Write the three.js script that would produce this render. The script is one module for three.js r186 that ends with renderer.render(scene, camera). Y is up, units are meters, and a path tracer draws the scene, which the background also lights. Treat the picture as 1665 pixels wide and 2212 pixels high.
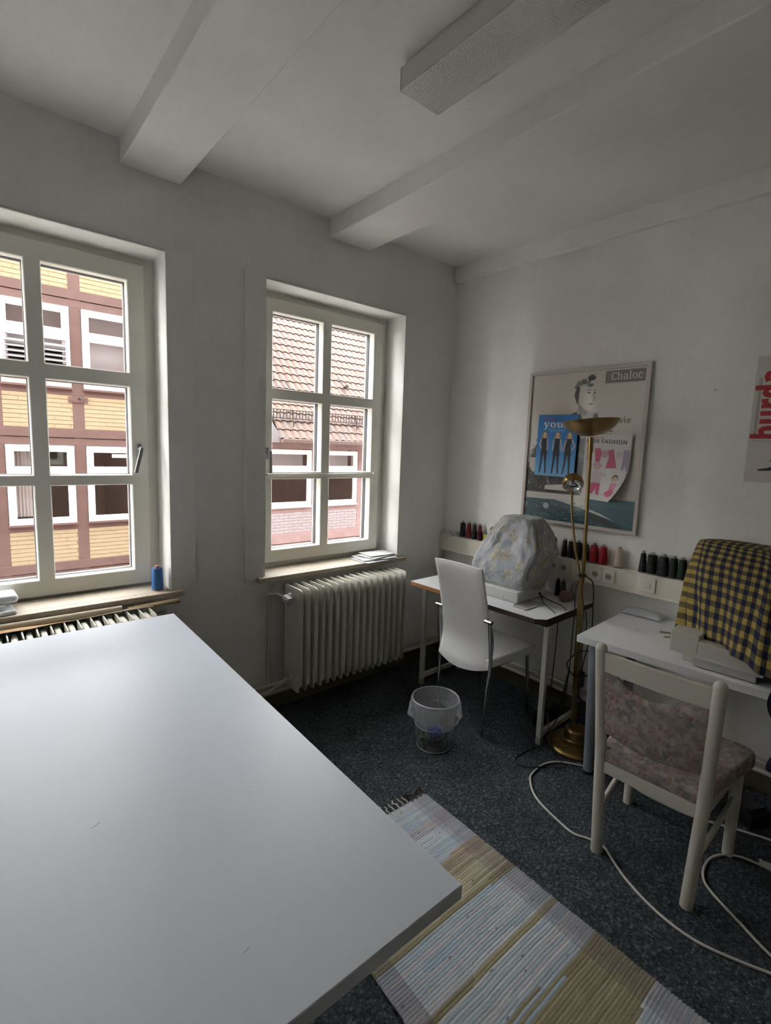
import * as THREE from 'three';
import { RoundedBoxGeometry } from 'three/addons/geometries/RoundedBoxGeometry.js';
import { mergeGeometries } from 'three/addons/utils/BufferGeometryUtils.js';

// ---------------------------------------------------------------- camera, sky, exposure
const scene = new THREE.Scene();
const camera = new THREE.PerspectiveCamera(91.371, 1665 / 2212, 0.05, 200);
camera.position.set(-2.9188, 1.6349, 2.7);
camera.rotation.order = 'YXZ';
camera.rotation.set(-7.19239 * Math.PI / 180, -40.33313 * Math.PI / 180, 2.01434 * Math.PI / 180);
scene.add(camera);
scene.background = new THREE.Color().setRGB(0.985, 1.0, 1.005);      // bright overcast sky, the only light of the place
scene.backgroundIntensity = 3.0;
const renderer = new THREE.WebGLRenderer({ antialias: true });
renderer.toneMapping = THREE.LinearToneMapping;
renderer.toneMappingExposure = 5.25;
renderer.shadowMap.enabled = true;

// ---------------------------------------------------------------- helpers
const V = (x, y, z) => new THREE.Vector3(x, y, z);
let seed = 7;
const rnd = () => { seed = (seed * 1664525 + 1013904223) >>> 0; return seed / 4294967296; };
const rr = (a, b) => a + (b - a) * rnd();
const used = {};
function numbered(n) { const k = used[n] = (used[n] ?? -1) + 1; return k ? n + '_' + String(k).padStart(3, '0') : n; }
function clean(g) {                                                  // non-indexed, position/normal/uv only
  const o = g.index ? g.toNonIndexed() : g;
  for (const k of Object.keys(o.attributes)) if (!['position', 'normal', 'uv'].includes(k)) o.deleteAttribute(k);
  if (!o.attributes.uv) o.setAttribute('uv', new THREE.Float32BufferAttribute(new Float32Array(o.attributes.position.count * 2), 2));
  return o;
}
const merge = (list) => list.length === 1 ? list[0] : mergeGeometries(list.map(clean));
function triUV(g0, s = 1, ox = 0, oy = 0) {                          // uv in metres, by the main direction of each face
  const g = clean(g0), p = g.attributes.position, n = g.attributes.normal, uv = g.attributes.uv;
  for (let i = 0; i < p.count; i += 3) {
    const a = Math.abs(n.getX(i) + n.getX(i + 1) + n.getX(i + 2)), b = Math.abs(n.getY(i) + n.getY(i + 1) + n.getY(i + 2)), c = Math.abs(n.getZ(i) + n.getZ(i + 1) + n.getZ(i + 2));
    for (let j = i; j < i + 3; j++) {
      const x = p.getX(j), y = p.getY(j), z = p.getZ(j);
      if (a >= b && a >= c) uv.setXY(j, z * s + ox, y * s + oy); else if (b >= c) uv.setXY(j, x * s + ox, z * s + oy); else uv.setXY(j, x * s + ox, y * s + oy);
    }
  }
  return g;
}
function bx(x0, x1, y0, y1, z0, z1, r = 0.003) {                     // box between limits, edges rounded by r
  const w = Math.abs(x1 - x0), h = Math.abs(y1 - y0), d = Math.abs(z1 - z0);
  const g = r ? new RoundedBoxGeometry(w, h, d, 1, Math.min(r, w / 2.1, h / 2.1, d / 2.1)) : new THREE.BoxGeometry(w, h, d);
  return g.translate((x0 + x1) / 2, (y0 + y1) / 2, (z0 + z1) / 2);
}
function cyl(a, b, r0, r1 = r0, seg = 20, open = false) {            // cylinder from a to b
  const d = b.clone().sub(a), g = new THREE.CylinderGeometry(r1, r0, d.length(), seg, 1, open);
  g.applyQuaternion(new THREE.Quaternion().setFromUnitVectors(V(0, 1, 0), d.normalize()));
  return g.translate((a.x + b.x) / 2, (a.y + b.y) / 2, (a.z + b.z) / 2);
}
function tube(pts, r, seg = 0, rad = 8, closed = false) {
  const c = new THREE.CatmullRomCurve3(pts.map((p) => p.isVector3 ? p : V(...p)), closed, 'centripetal');
  return new THREE.TubeGeometry(c, seg || pts.length * 8, r, rad, closed);
}
function rod(pts, r, rad = 12) {                                     // straight runs with ball joints
  const l = [];
  for (let i = 0; i + 1 < pts.length; i++) l.push(cyl(pts[i], pts[i + 1], r, r, rad));
  for (let i = 1; i + 1 < pts.length; i++) l.push(new THREE.SphereGeometry(r, rad, 8).translate(pts[i].x, pts[i].y, pts[i].z));
  return merge(l);
}
const lathe = (pts, seg = 32) => new THREE.LatheGeometry(pts.map((p) => new THREE.Vector2(p[0], p[1])), seg);
function extrude(shape, depth, bevel = 0, seg = 1, curve = 12) {
  return new THREE.ExtrudeGeometry(shape, { depth, bevelEnabled: bevel > 0, bevelThickness: bevel, bevelSize: bevel, bevelSegments: seg, curveSegments: curve });
}
const poly = (pts) => new THREE.Shape(pts.map((p) => new THREE.Vector2(p[0], p[1])));
const rectHole = (x0, x1, y0, y1) => new THREE.Path([new THREE.Vector2(x0, y0), new THREE.Vector2(x0, y1), new THREE.Vector2(x1, y1), new THREE.Vector2(x1, y0)]);
function smoothGrid(nu, nv, fn, closedU = false) {                   // grid surface: fn(u, v) -> [x, y, z], uv = u, v
  const pos = [], uv = [], idx = [];
  for (let j = 0; j <= nv; j++) for (let i = 0; i <= nu; i++) { const p = fn(closedU && i === nu ? 0 : i / nu, j / nv, i, j); pos.push(p[0], p[1], p[2]); uv.push(p[3] ?? i / nu, p[4] ?? j / nv); }
  for (let j = 0; j < nv; j++) for (let i = 0; i < nu; i++) { const a = j * (nu + 1) + i, b = a + 1, c = a + nu + 1, d = c + 1; idx.push(a, b, c, b, d, c); }
  const g = new THREE.BufferGeometry();
  g.setAttribute('position', new THREE.Float32BufferAttribute(pos, 3)); g.setAttribute('uv', new THREE.Float32BufferAttribute(uv, 2)); g.setIndex(idx); g.computeVertexNormals();
  if (closedU) { const n = g.attributes.normal; for (let j = 0; j <= nv; j++) { const a = j * (nu + 1), b = a + nu, m = V(n.getX(a) + n.getX(b), n.getY(a) + n.getY(b), n.getZ(a) + n.getZ(b)).normalize(); n.setXYZ(a, m.x, m.y, m.z); n.setXYZ(b, m.x, m.y, m.z); } }
  return g;
}
function slabGrid(nu, nv, fn, th, dir) {                             // a grid given thickness th along dir(u, v), with its rim closed
  const f = (o) => (u, v) => { const p = fn(u, v), d = dir(u, v); return [p[0] + d[0] * o * th, p[1] + d[1] * o * th, p[2] + d[2] * o * th, p[3], p[4]]; };
  const rim = (q) => smoothGrid(nu * 2 + nv * 2, 1, (s, t) => {
    const k = s * 4, e = Math.min(3, Math.floor(k)), w = k - e, [u, v] = [[w, 0], [1, w], [1 - w, 1], [0, 1 - w]][e];
    return f(t - 0.5)(u, v);
  });
  return merge([smoothGrid(nu, nv, f(0.5)), smoothGrid(nu, nv, f(-0.5)), rim()]);
}
// periodic value noise
const perm = new Uint8Array(512); { let s = 99; const p = [...Array(256).keys()]; for (let i = 255; i > 0; i--) { s = (s * 1103515245 + 12345) & 0x7fffffff; const j = s % (i + 1); [p[i], p[j]] = [p[j], p[i]]; } for (let i = 0; i < 512; i++) perm[i] = p[i & 255]; }
function vn(x, y, per) {
  const xi = Math.floor(x), yi = Math.floor(y), fx = x - xi, fy = y - yi, u = fx * fx * (3 - 2 * fx), w = fy * fy * (3 - 2 * fy);
  const h = (a, b) => perm[(perm[((a % per) + per) % per & 255] + (((b % per) + per) % per)) & 255] / 255;
  return (h(xi, yi) * (1 - u) + h(xi + 1, yi) * u) * (1 - w) + (h(xi, yi + 1) * (1 - u) + h(xi + 1, yi + 1) * u) * w;
}
function fbm(x, y, per, oct = 4) { let a = 0.5, s = 0, f = 1; for (let i = 0; i < oct; i++) { s += a * vn(x * f, y * f, per * f); a *= 0.5; f *= 2; } return s / (1 - Math.pow(0.5, oct)); }
function dataTex(w, h, fn, srgb = true, rep = 1, repY = rep) {       // fn(u, v) -> [r, g, b] 0..255
  const d = new Uint8Array(w * h * 4);
  for (let y = 0; y < h; y++) for (let x = 0; x < w; x++) { const c = fn(x / w, y / h, x, y), i = (y * w + x) * 4; d[i] = c[0]; d[i + 1] = c[1] ?? c[0]; d[i + 2] = c[2] ?? c[0]; d[i + 3] = 255; }
  const t = new THREE.DataTexture(d, w, h, THREE.RGBAFormat);
  t.wrapS = t.wrapT = THREE.RepeatWrapping; t.magFilter = THREE.LinearFilter; t.minFilter = THREE.LinearMipmapLinearFilter; t.repeat.set(rep, repY);
  if (srgb) t.colorSpace = THREE.SRGBColorSpace;
  t.needsUpdate = true; return t;
}
function canvasTex(w, h, draw) {
  const c = document.createElement('canvas'); c.width = w; c.height = h; const x = c.getContext('2d'); draw(x, w, h);
  const t = new THREE.CanvasTexture(c); t.colorSpace = THREE.SRGBColorSpace; return t;
}
const M = (color, roughness = 0.6, o = {}) => new THREE.MeshPhysicalMaterial({ color: Array.isArray(color) ? new THREE.Color().setRGB(...color) : color, roughness, side: THREE.DoubleSide, ...o });

function obj(name, g, m, parent = scene) {
  const o = new THREE.Mesh(Array.isArray(g) ? merge(g) : g, m);
  o.name = parent === scene ? numbered(name) : name; o.castShadow = o.receiveShadow = true; parent.add(o); return o;
}
function tag(o, label, category, group) { o.userData.label = label; o.userData.category = category; if (group) o.userData.group = group; return o; }
function thing(name, label, category, [x, y, z] = [0, 0, 0], turn = 0, group) {
  const o = new THREE.Group(); o.name = numbered(name); o.position.set(x, y, z); o.rotation.y = turn; scene.add(o);
  return tag(o, label, category, group);
}
function struct(name, g, m, label, category) { const o = obj(name, g, m); o.userData.kind = 'structure'; if (label) tag(o, label, category ?? 'wall'); return o; }
function structGroup(name, label, category, pos = [0, 0, 0], turn = 0) { const o = thing(name, label, category, pos, turn); o.userData.kind = 'structure'; return o; }
const TH = 0.03;                                                     // the poster wall stands 0.03 rad off square
const E = (x, y, z) => V(x * Math.cos(TH) + z * Math.sin(TH), y, -x * Math.sin(TH) + z * Math.cos(TH));
const Ea = (x, y, z) => E(x, y, z).toArray();

// ---------------------------------------------------------------- materials
const woodchip = dataTex(512, 512, (u, v) => { const a = fbm(u * 64, v * 40, 64, 3), b = fbm(u * 16, v * 9, 16, 3); return [Math.max(0, Math.min(255, 255 * (0.55 * a + 0.45 * b)))]; }, false);
const wallTone = dataTex(512, 512, (u, v) => { const a = fbm(u * 5, v * 5, 5, 5), b = fbm(u * 90, v * 30, 90, 2), k = 0.955 + 0.05 * a + 0.02 * (b - 0.5); return [243 * k, 242 * k, 237 * k]; });
const rep = (t, a, b = a) => { const c = t.clone(); c.repeat.set(a, b); c.needsUpdate = true; return c; };
const wallMat = M(0xffffff, 0.85, { map: rep(wallTone, 0.7), bumpMap: rep(woodchip, 2.2), bumpScale: 0.0016 });
const ceilMat = M(0xffffff, 0.9, { map: rep(wallTone, 0.5), bumpMap: rep(woodchip, 1.3), bumpScale: 0.0012 });
const carpetTex = dataTex(1024, 1024, (u, v, x, y) => {
  const a = fbm(u * 80, v * 80, 80, 3), b = fbm(u * 6, v * 6, 6, 4), c = fbm(u * 300 + 7, v * 300, 300, 1), k = 0.45 + 0.9 * a + 0.25 * (b - 0.5) + 0.4 * (c - 0.5), s = a > 0.68 ? 16 : 0;
  return [Math.max(0, 76 * k + s), Math.max(0, 82 * k + s), Math.max(0, 86 * k + s)].map((q) => Math.min(255, q));
});
const carpetBump = dataTex(512, 512, (u, v) => [255 * fbm(u * 180, v * 180, 180, 2)], false);
const carpetMat = M(0xffffff, 1, { map: rep(carpetTex, 1.4), bumpMap: rep(carpetBump, 3), bumpScale: 0.004, specularIntensity: 0.25 });
const winPaint = M([0.76, 0.74, 0.66], 0.42);
const whitePaint = M([0.74, 0.73, 0.70], 0.5);
const radPaint = M([0.68, 0.665, 0.58], 0.28);
const pipePaint = M([0.62, 0.60, 0.52], 0.4);
const olive = M([0.12, 0.11, 0.055], 0.6);
const chipTex = dataTex(512, 512, (u, v) => { const a = fbm(u * 40, v * 40, 40, 3), b = fbm(u * 6, v * 6, 6, 3), k = 0.88 + 0.16 * a + 0.1 * (b - 0.5); return [194 * k, 181 * k, 162 * k]; });
const sillMat = M(0xffffff, 0.6, { map: rep(chipTex, 2) });
const glass = M(0xffffff, 0.0, { transmission: 1, thickness: 0, ior: 1.5 });
const gasket = M([0.02, 0.02, 0.022], 0.5);
const spacerMat = M([0.45, 0.46, 0.47], 0.35, { metalness: 0.6 });
const chrome = M([0.62, 0.62, 0.63], 0.12, { metalness: 1 });
const steel = M([0.5, 0.5, 0.52], 0.32, { metalness: 1 });
const brass = M([0.29, 0.2, 0.08], 0.32, { metalness: 1 });
const blackPl = M([0.012, 0.012, 0.013], 0.5);
const whiteLam = M([0.84, 0.85, 0.87], 0.3, { clearcoat: 0.15, clearcoatRoughness: 0.3 });
const paperW = M([0.78, 0.79, 0.82], 0.8);
const creamPl = M([0.82, 0.77, 0.66], 0.4);

// ================================================================ the setting
const CEIL = 2.995, ROOM = { w: -5.2, s: 4.3 };
const WIN = [{ c: -2.6325, n: 1 }, { c: -1.0385, n: 2 }, { c: -4.2265, n: 3 }];  // the third stands out of view, added for its daylight
{
  const f = struct('floor', triUV(bx(-5.6, 0.6, -0.25, 0, -0.32, 4.65, 0)), carpetMat, 'dark blue grey speckled carpet floor', 'floor');
  struct('ceiling', triUV(bx(-5.6, 0.6, CEIL, CEIL + 0.3, -0.32, 4.65, 0)), ceilMat, 'white painted plaster ceiling between the beams', 'ceiling');
  const s = poly([[-18, -4.2], [20, -4.2], [20, 9.5], [-18, 9.5]]);  // unseen upper height added to keep sky light off the facades opposite
  for (const w of WIN) s.holes.push(rectHole(w.c - 0.5265, w.c + 0.5265, 0.822, 2.555));
  const g = extrude(s, 0.32); g.translate(0, 0, -0.32);
  struct('wall_north', triUV(g), wallMat, 'white papered wall pierced by the deep windows', 'wall');
  const so = poly([[-18, -4.2], [20, -4.2], [20, 9.5], [-18, 9.5]]);  // outer face raised and lengthened out of view, blocking sky from the panes opposite
  for (const w of WIN) so.holes.push(rectHole(w.c - 0.53, w.c + 0.53, 0.8, 2.56));
  struct('wall_outside', triUV(extrude(so, 0.03).translate(0, 0, -0.352)), M([0.22, 0.12, 0.09], 0.9), 'red brown outer face of the house towards the street', 'wall');
  const e = struct('wall_east', triUV(bx(0, 0.3, -0.25, CEIL + 0.3, -0.4, 4.8, 0)), wallMat, 'white papered wall carrying the posters and the thread shelf', 'wall'); e.rotation.y = TH;
  struct('wall_west', triUV(bx(ROOM.w - 0.3, ROOM.w, -0.25, CEIL + 0.3, 0, 4.65, 0)), wallMat, 'plain white papered wall beyond the cutting table', 'wall');
  struct('wall_south', triUV(bx(ROOM.w - 0.3, 0.6, -0.25, CEIL + 0.3, ROOM.s, ROOM.s + 0.3, 0)), wallMat, 'plain white papered wall facing the windows', 'wall');
  // ceiling beams and the half beam along the poster wall
  const wav = (x0, x1, y0) => {                                      // beam cased in plaster, its lower edges not quite straight
    const b = new RoundedBoxGeometry(x1 - x0, CEIL - y0 + 0.02, ROOM.s, 2, 0.008), g = clean(b).translate((x0 + x1) / 2, (CEIL + y0 + 0.02) / 2, ROOM.s / 2);
    return g;
  };
  struct('trim_1', triUV(wav(-2.293, -2.023, 2.885)), ceilMat, 'wide white plastered ceiling beam over the cutting table', 'beam');
  struct('trim_2', triUV(wav(-1.148, -0.843, 2.89)), ceilMat, 'wide white plastered ceiling beam between the ceiling lamp and the poster wall', 'beam');
  const c = struct('trim_3', triUV(bx(-0.036, 0.05, 2.885, CEIL + 0.02, 0, 4.3, 0.01)), ceilMat, 'narrow white plaster half beam along the top of the poster wall', 'beam'); c.rotation.y = TH;
  // skirting boards
  struct('baseboard_north', bx(ROOM.w, 0.02, 0, 0.105, 0, 0.02, 0.002), olive, 'olive green skirting board below the windows', 'skirting board');
  const be = struct('baseboard_east', bx(-0.02, 0, 0, 0.105, 0.02, 4.25, 0.002), olive, 'olive green skirting board below the poster wall', 'skirting board'); be.rotation.y = TH;
}
// windows: frame, sash with two by three panes, boards beside the recess, sill, handle
function makeWindow({ c, n }, label) {
  const w = structGroup('window_' + n, label, 'window', [c, 0, 0]);
  const ox0 = -0.5265, ox1 = 0.5265;
  const fr = poly([[ox0 - 0.04, 0.79], [ox1 + 0.04, 0.79], [ox1 + 0.04, 2.6], [ox0 - 0.04, 2.6]]); fr.holes.push(rectHole(-0.44, 0.44, 0.92, 2.48));
  obj('frame', extrude(fr, 0.075, 0.002).translate(0, 0, -0.268), winPaint, w);
  // reveal lining boards
  const cols = [[-0.3935, -0.0325], [0.0355, 0.3935]], rows = n === 2 ? [[1.985, 2.436], [1.466, 1.917], [0.966, 1.42]] : [[1.977, 2.429], [1.454, 1.905], [0.946, 1.402]];
  const sb = poly([[-0.4705, rows[2][0] - 0.078], [0.4705, rows[2][0] - 0.078], [0.4705, 2.512], [-0.4705, 2.512]]);
  for (const [a, b] of cols) for (const [d, e] of rows) sb.holes.push(rectHole(a - 0.004, b + 0.004, d - 0.004, e + 0.004));
  const sash = obj('sash', extrude(sb, 0.05, 0.004).translate(0, 0, -0.219), winPaint, w);
  for (const [a, b] of cols) for (const [d, e] of rows) {
    const gk = poly([[a - 0.006, d - 0.006], [b + 0.006, d - 0.006], [b + 0.006, e + 0.006], [a - 0.006, e + 0.006]]); gk.holes.push(rectHole(a + 0.002, b - 0.002, d + 0.002, e - 0.002));
    obj('gasket', extrude(gk, 0.03).translate(0, 0, -0.2535), gasket, sash);
    const ob = poly([[a - 0.03, d - 0.03], [b + 0.03, d - 0.03], [b + 0.03, e + 0.03], [a - 0.03, e + 0.03]]); ob.holes.push(rectHole(a + 0.001, b - 0.001, d + 0.001, e - 0.001));
    obj('outer_bead', extrude(ob, 0.01).translate(0, 0, -0.264), winPaint, sash);
    obj('pane', new THREE.PlaneGeometry(b - a + 0.004, e - d + 0.004).translate((a + b) / 2, (d + e) / 2, -0.2245), glass, sash);
  }
  // sill
  obj('sill', triUV(bx(ox0 - 0.055, ox1 + 0.055, 0.824, 0.852, 0.0005, 0.055, 0.004)), sillMat, w);
  obj('sill', triUV(bx(ox0 + 0.0005, ox1 - 0.0005, 0.824, 0.852, -0.17, 0.002, 0)), sillMat, w);
  // flat boards on the wall beside the recess
  for (const [a, b] of [[ox0 - 0.128, ox0], [ox1, ox1 + (n === 2 ? 0.105 : 0.132)]]) obj('casing', triUV(bx(a, b, 0.832, 2.57, 0, 0.012, 0.002)), wallMat, w);
  obj('casing', bx(ox0, ox1, 2.553, 2.566, -0.002, 0.012, 0.003), wallMat, w);
  // handle
  const right = n !== 2, hx = right ? 0.432 : -0.432;
  const h = obj('handle', bx(hx - 0.014, hx + 0.014, 1.545, 1.618, -0.168, -0.156, 0.005), steel, w);
  const lv = [cyl(V(hx, 1.59, -0.16), V(hx, 1.59, -0.118), 0.011, 0.011, 14)];
  const arm = clean(new RoundedBoxGeometry(0.02, 0.14, 0.014, 1, 0.004)); arm.translate(0, -0.06, 0); arm.rotateZ(right ? -0.24 : 0.03); arm.translate(hx, 1.59, -0.117); lv.push(arm);
  obj('lever', lv, steel, h);
  return w;
}
makeWindow(WIN[0], 'white six pane window with blue thread cone on its sill');
const win2 = makeWindow(WIN[1], 'white six pane window above the free radiator, with loose papers on its sill');
makeWindow(WIN[2], 'unseen white six pane window added left of view to let in more daylight');  // unseen window added to brighten the room
const rodMat = M([0.5, 0.47, 0.4], 0.3, { metalness: 0.5 });
{ // thin rod across the middle bar of window 2
  const t = thing('curtain_rod', 'thin pale metal net curtain rod across the window above the papers', 'curtain rod', [0, 0, 0]);
  obj('rod', cyl(V(-1.476, 1.452, -0.140), V(-0.635, 1.452, -0.140), 0.0045), rodMat, t);
  for (const x of [-1.478, -0.633]) obj('bracket', [cyl(V(x, 1.452, -0.166), V(x, 1.452, -0.136), 0.006), new THREE.SphereGeometry(0.0095, 12, 8).translate(x, 1.452, -0.137)], rodMat, t);
}
// heating pipes along both walls
{
  const t = structGroup('heating_pipes', 'cream painted heating pipe pair running along the foot of the walls', 'pipes');
  const p = [V(-5.15, 0.168, 0.05), V(-0.05, 0.168, 0.05), E(-0.05, 0.168, 4.2)], q = [V(-5.15, 0.128, 0.062), V(-0.062, 0.128, 0.062), E(-0.062, 0.128, 4.2)];
  obj('pipe', rod(p, 0.0125, 12), pipePaint, t); obj('pipe', rod(q, 0.0125, 12), pipePaint, t);
}
// radiators
function radiator(x0, nsec, label, valveRight) {
  const t = thing('radiator', label, 'radiator', [x0, 0, 0], 0, 'ribbed radiators under the windows');
  const y0 = 0.165, y1 = 0.803, z0 = 0.062, z1 = 0.236, pitch = 0.0525;
  const prof = (g, r) => { const a = z0 - g, b = z1 + g, c = y0 - g, d = y1 + g, s = new THREE.Shape(); s.moveTo(a + r, c); s.lineTo(b - r, c); s.quadraticCurveTo(b, c, b, c + r); s.lineTo(b, d - r); s.quadraticCurveTo(b, d, b - r, d); s.lineTo(a + r, d); s.quadraticCurveTo(a, d, a, d - r); s.lineTo(a, c + r); s.quadraticCurveTo(a, c, a + r, c); return s; };
  const turnIn = (g, x) => g.rotateY(-Math.PI / 2).translate(x, 0, 0);   // profile plane (z, y), thickness along x
  const fin = turnIn(extrude(prof(0, 0.024), 0.0035, 0.0012, 2, 6), 0.004);
  const body = turnIn(extrude(prof(-0.022, 0.03), 0.009, 0.008, 3, 6), 0.031);
  const col = merge([fin.clone(), body.clone()]);
  for (let i = 0; i < nsec; i++) {
    const s = obj('section', col, radPaint, t); s.position.x = i * pitch;
  }
  obj('end_plate', turnIn(extrude(prof(0, 0.024), 0.0035, 0.0012, 2, 6), nsec * pitch), radPaint, t);
  const L = nsec * pitch + 0.002;
  for (const y of [0.235, 0.745]) obj('header', cyl(V(0.004, y, 0.15), V(L, y, 0.15), 0.021, 0.021, 16), radPaint, t);
  const vx = valveRight ? L : 0, sg = valveRight ? 1 : -1;
  const v = obj('valve', [cyl(V(vx, 0.745, 0.15), V(vx + sg * 0.055, 0.745, 0.15), 0.017), cyl(V(vx + sg * 0.048, 0.745, 0.15), V(vx + sg * 0.048, 0.745, 0.05), 0.009), cyl(V(vx + sg * 0.008, 0.745, 0.15), V(vx + sg * 0.028, 0.745, 0.15), 0.023)], pipePaint, t);
  const kn = [cyl(V(vx + sg * 0.05, 0.745, 0.155), V(vx + sg * 0.05, 0.735, 0.215), 0.021, 0.023, 18)];
  for (let k = 0; k < 12; k++) { const a = k / 12 * Math.PI * 2; kn.push(cyl(V(vx + sg * 0.05 + 0.022 * Math.cos(a), 0.742 + 0.022 * Math.sin(a), 0.168), V(vx + sg * 0.05 + 0.024 * Math.cos(a), 0.734 + 0.024 * Math.sin(a), 0.213), 0.0028, 0.0028, 6)); }
  obj('thermostat_knob', kn, M([0.42, 0.42, 0.44], 0.4), v);
  obj('supply_pipe', rod([V(vx + sg * 0.048, 0.745, 0.05), V(vx + sg * 0.092, 0.745, 0.035), V(vx + sg * 0.092, 0.17, 0.035)], 0.0095), pipePaint, t);
  obj('return_pipe', [rod([V(vx - sg * 0.01, 0.235, 0.15), V(vx + sg * 0.035, 0.235, 0.15), V(vx + sg * 0.11, 0.14, 0.075), V(vx + sg * 0.2, 0.128, 0.062)], 0.0115), cyl(V(vx + sg * 0.004, 0.235, 0.15), V(vx + sg * 0.02, 0.235, 0.15), 0.026)], pipePaint, t);
  for (const k of [2.2, nsec - 2.2]) obj('wall_bracket', bx(k * pitch - 0.01, k * pitch + 0.01, 0.2, 0.24, 0, 0.1, 0.002), radPaint, t);
  return t;
}
radiator(-1.458, 16, 'cream ribbed steel radiator standing free under the window with papers', false);
radiator(-3.08, 16, 'cream ribbed steel radiator behind the big white table', true);

// ================================================================ across the street
const ZF = -8;
{
  const street = struct('street', triUV(bx(-30, 30, -4.4, -4.2, -30, -0.3, 0)), M([0.38, 0.37, 0.355], 0.95), 'grey paved street between the houses', 'street');
  const timberTex = (r, g, b) => dataTex(256, 256, (u, v) => { const k = 0.9 + 0.14 * fbm(u * 6, v * 6, 6, 4) + 0.06 * (fbm(u * 60, v * 14, 60, 2) - 0.5); return [r * k, g * k, b * k]; });
  const YT = M(0xffffff, 0.8, { map: rep(timberTex(90, 69, 64), 1) }), PT = M(0xffffff, 0.8, { map: rep(timberTex(138, 117, 115), 1) });
  const bump = rep(woodchip, 3);
  const yb = [[0.30, 0.243, 0.15], [0.296, 0.239, 0.146], [0.305, 0.248, 0.154], [0.292, 0.236, 0.144]].map((c) => M(c, 0.9, { bumpMap: bump, bumpScale: 0.004 }));
  const pb = [[0.29, 0.262, 0.27], [0.285, 0.257, 0.265], [0.295, 0.267, 0.275], [0.28, 0.252, 0.26]].map((c) => M(c, 0.9, { bumpMap: bump, bumpScale: 0.004 }));
  const yMortar = M([0.27, 0.218, 0.133], 0.95), pMortar = M([0.255, 0.228, 0.235], 0.95);
  const winWhite = M([0.78, 0.78, 0.78], 0.4);
  const roomWall = M([0.42, 0.4, 0.37], 0.9), blindMat = M([0.42, 0.43, 0.45], 0.85), curtainMat = M([0.5, 0.5, 0.5], 0.95), louvreMat = M([0.21, 0.225, 0.24], 0.5);
  const brickG = new THREE.BoxGeometry(1, 1, 1);
  // infill panel of painted bricks: x0..x1, y0..y1 on the facade
  function panel(h, x0, x1, y0, y1, mats, mortar, seen) {
    const p = obj('infill_panel', bx(x0, x1, y0, y1, ZF - 0.12, ZF - 0.0095, 0), mortar, h);
    if (!seen) return;
    const ch = (y1 - y0) / Math.round((y1 - y0) / 0.0775);
    for (let y = y0, k = 0; y < y1 - 0.02; y += ch, k++) {
      let x = x0 - (k % 2 ? 0.125 : 0) - rr(0, 0.03);
      while (x < x1 - 0.02) {
        const e = Math.min(x1, x + 0.25), a = Math.max(x0, x) + 0.0025, b = e - 0.0025;
        if (b - a > 0.03) { const m = obj('brick', brickG, mats[Math.floor(rnd() * 4)], p); m.scale.set(b - a, ch - 0.0095, 0.02); m.position.set((a + b) / 2, y + ch / 2 + rr(-0.0015, 0.0015), ZF - 0.012 + rr(-0.002, 0.0025)); }
        x += 0.25;
      }
    }
  }
  function ring(x0, x1, y0, y1, w, z, d) { const s = poly([[x0, y0], [x1, y0], [x1, y1], [x0, y1]]); s.holes.push(rectHole(x0 + w, x1 - w, y0 + w, y1 - w)); return extrude(s, d, 0.004).translate(0, 0, z); }
  // casement window with a transom light
  function hwin(h, x0, x1, y0, y1, yt, kind, sillMat2) {
    const f = obj('window', [ring(x0, x1, y0, y1, 0.055, ZF - 0.03, 0.055), bx(x0 + 0.05, x1 - 0.05, yt - 0.03, yt + 0.03, ZF - 0.03, ZF + 0.02, 0.004)], winWhite, h);
    obj('casement', [ring(x0 + 0.06, x1 - 0.06, yt + 0.034, y1 - 0.06, 0.045, ZF - 0.025, 0.035), ring(x0 + 0.06, x1 - 0.06, y0 + 0.06, yt - 0.034, 0.045, ZF - 0.025, 0.035)], winWhite, f);
    obj('pane', new THREE.PlaneGeometry(x1 - x0 - 0.2, y1 - yt - 0.15).translate((x0 + x1) / 2, (yt + y1 - 0.01) / 2, ZF - 0.014), glass, f);
    if (kind === 'frosted' || kind === 'louvre' || kind === 'pinkleft') obj('roller_blind', bx(x0 - 0.05, x1 + 0.05, kind === 'frosted' ? y0 - 0.3 : yt - 0.2, y1 + 0.06, ZF - 0.5, ZF - 0.49, 0), blindMat, f);
    if (kind === 'louvre') {
      const lf = obj('louvre_frame', [ring(x0 + 0.02, x1 - 0.01, y0 + 0.10, yt + 0.055, 0.06, ZF + 0.028, 0.03), bx(x0 + 0.02, x1 - 0.01, yt - 0.13, yt + 0.05, ZF + 0.028, ZF + 0.064, 0.004)], louvreMat, f);
      for (let y = y0 + 0.2; y < yt - 0.15; y += 0.085) { const s = obj('slat', new THREE.BoxGeometry(x1 - x0 - 0.14, 0.012, 0.085), louvreMat, f); s.position.set((x0 + x1) / 2, y, ZF + 0.045); s.rotation.x = 0.62; }
    } else obj('pane', new THREE.PlaneGeometry(x1 - x0 - 0.2, yt - y0 - 0.15).translate((x0 + x1) / 2, (y0 + yt + 0.01) / 2, ZF - 0.014), glass, f);
    if (kind === 'curtain') obj('curtain', smoothGrid(60, 1, (u, v) => [x0 + 0.11 + u * (x1 - x0) * 0.42, y0 + 0.11 + v * (y1 - y0 - 0.22), ZF - 0.28 + 0.02 * Math.sin(u * 50)]), curtainMat, f);
    if (kind === 'clear') obj('vent_grille', bx(x0 + 0.42, x0 + 0.72, y1 - 0.2, y1 - 0.13, ZF - 0.012, ZF - 0.008, 0.001), winWhite, f);
    obj('window_sill', bx(x0 - 0.02, x1 + 0.02, y0 - 0.035, y0 + 0.004, ZF - 0.01, ZF + 0.05, 0.004), sillMat2, f);
  }
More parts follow.
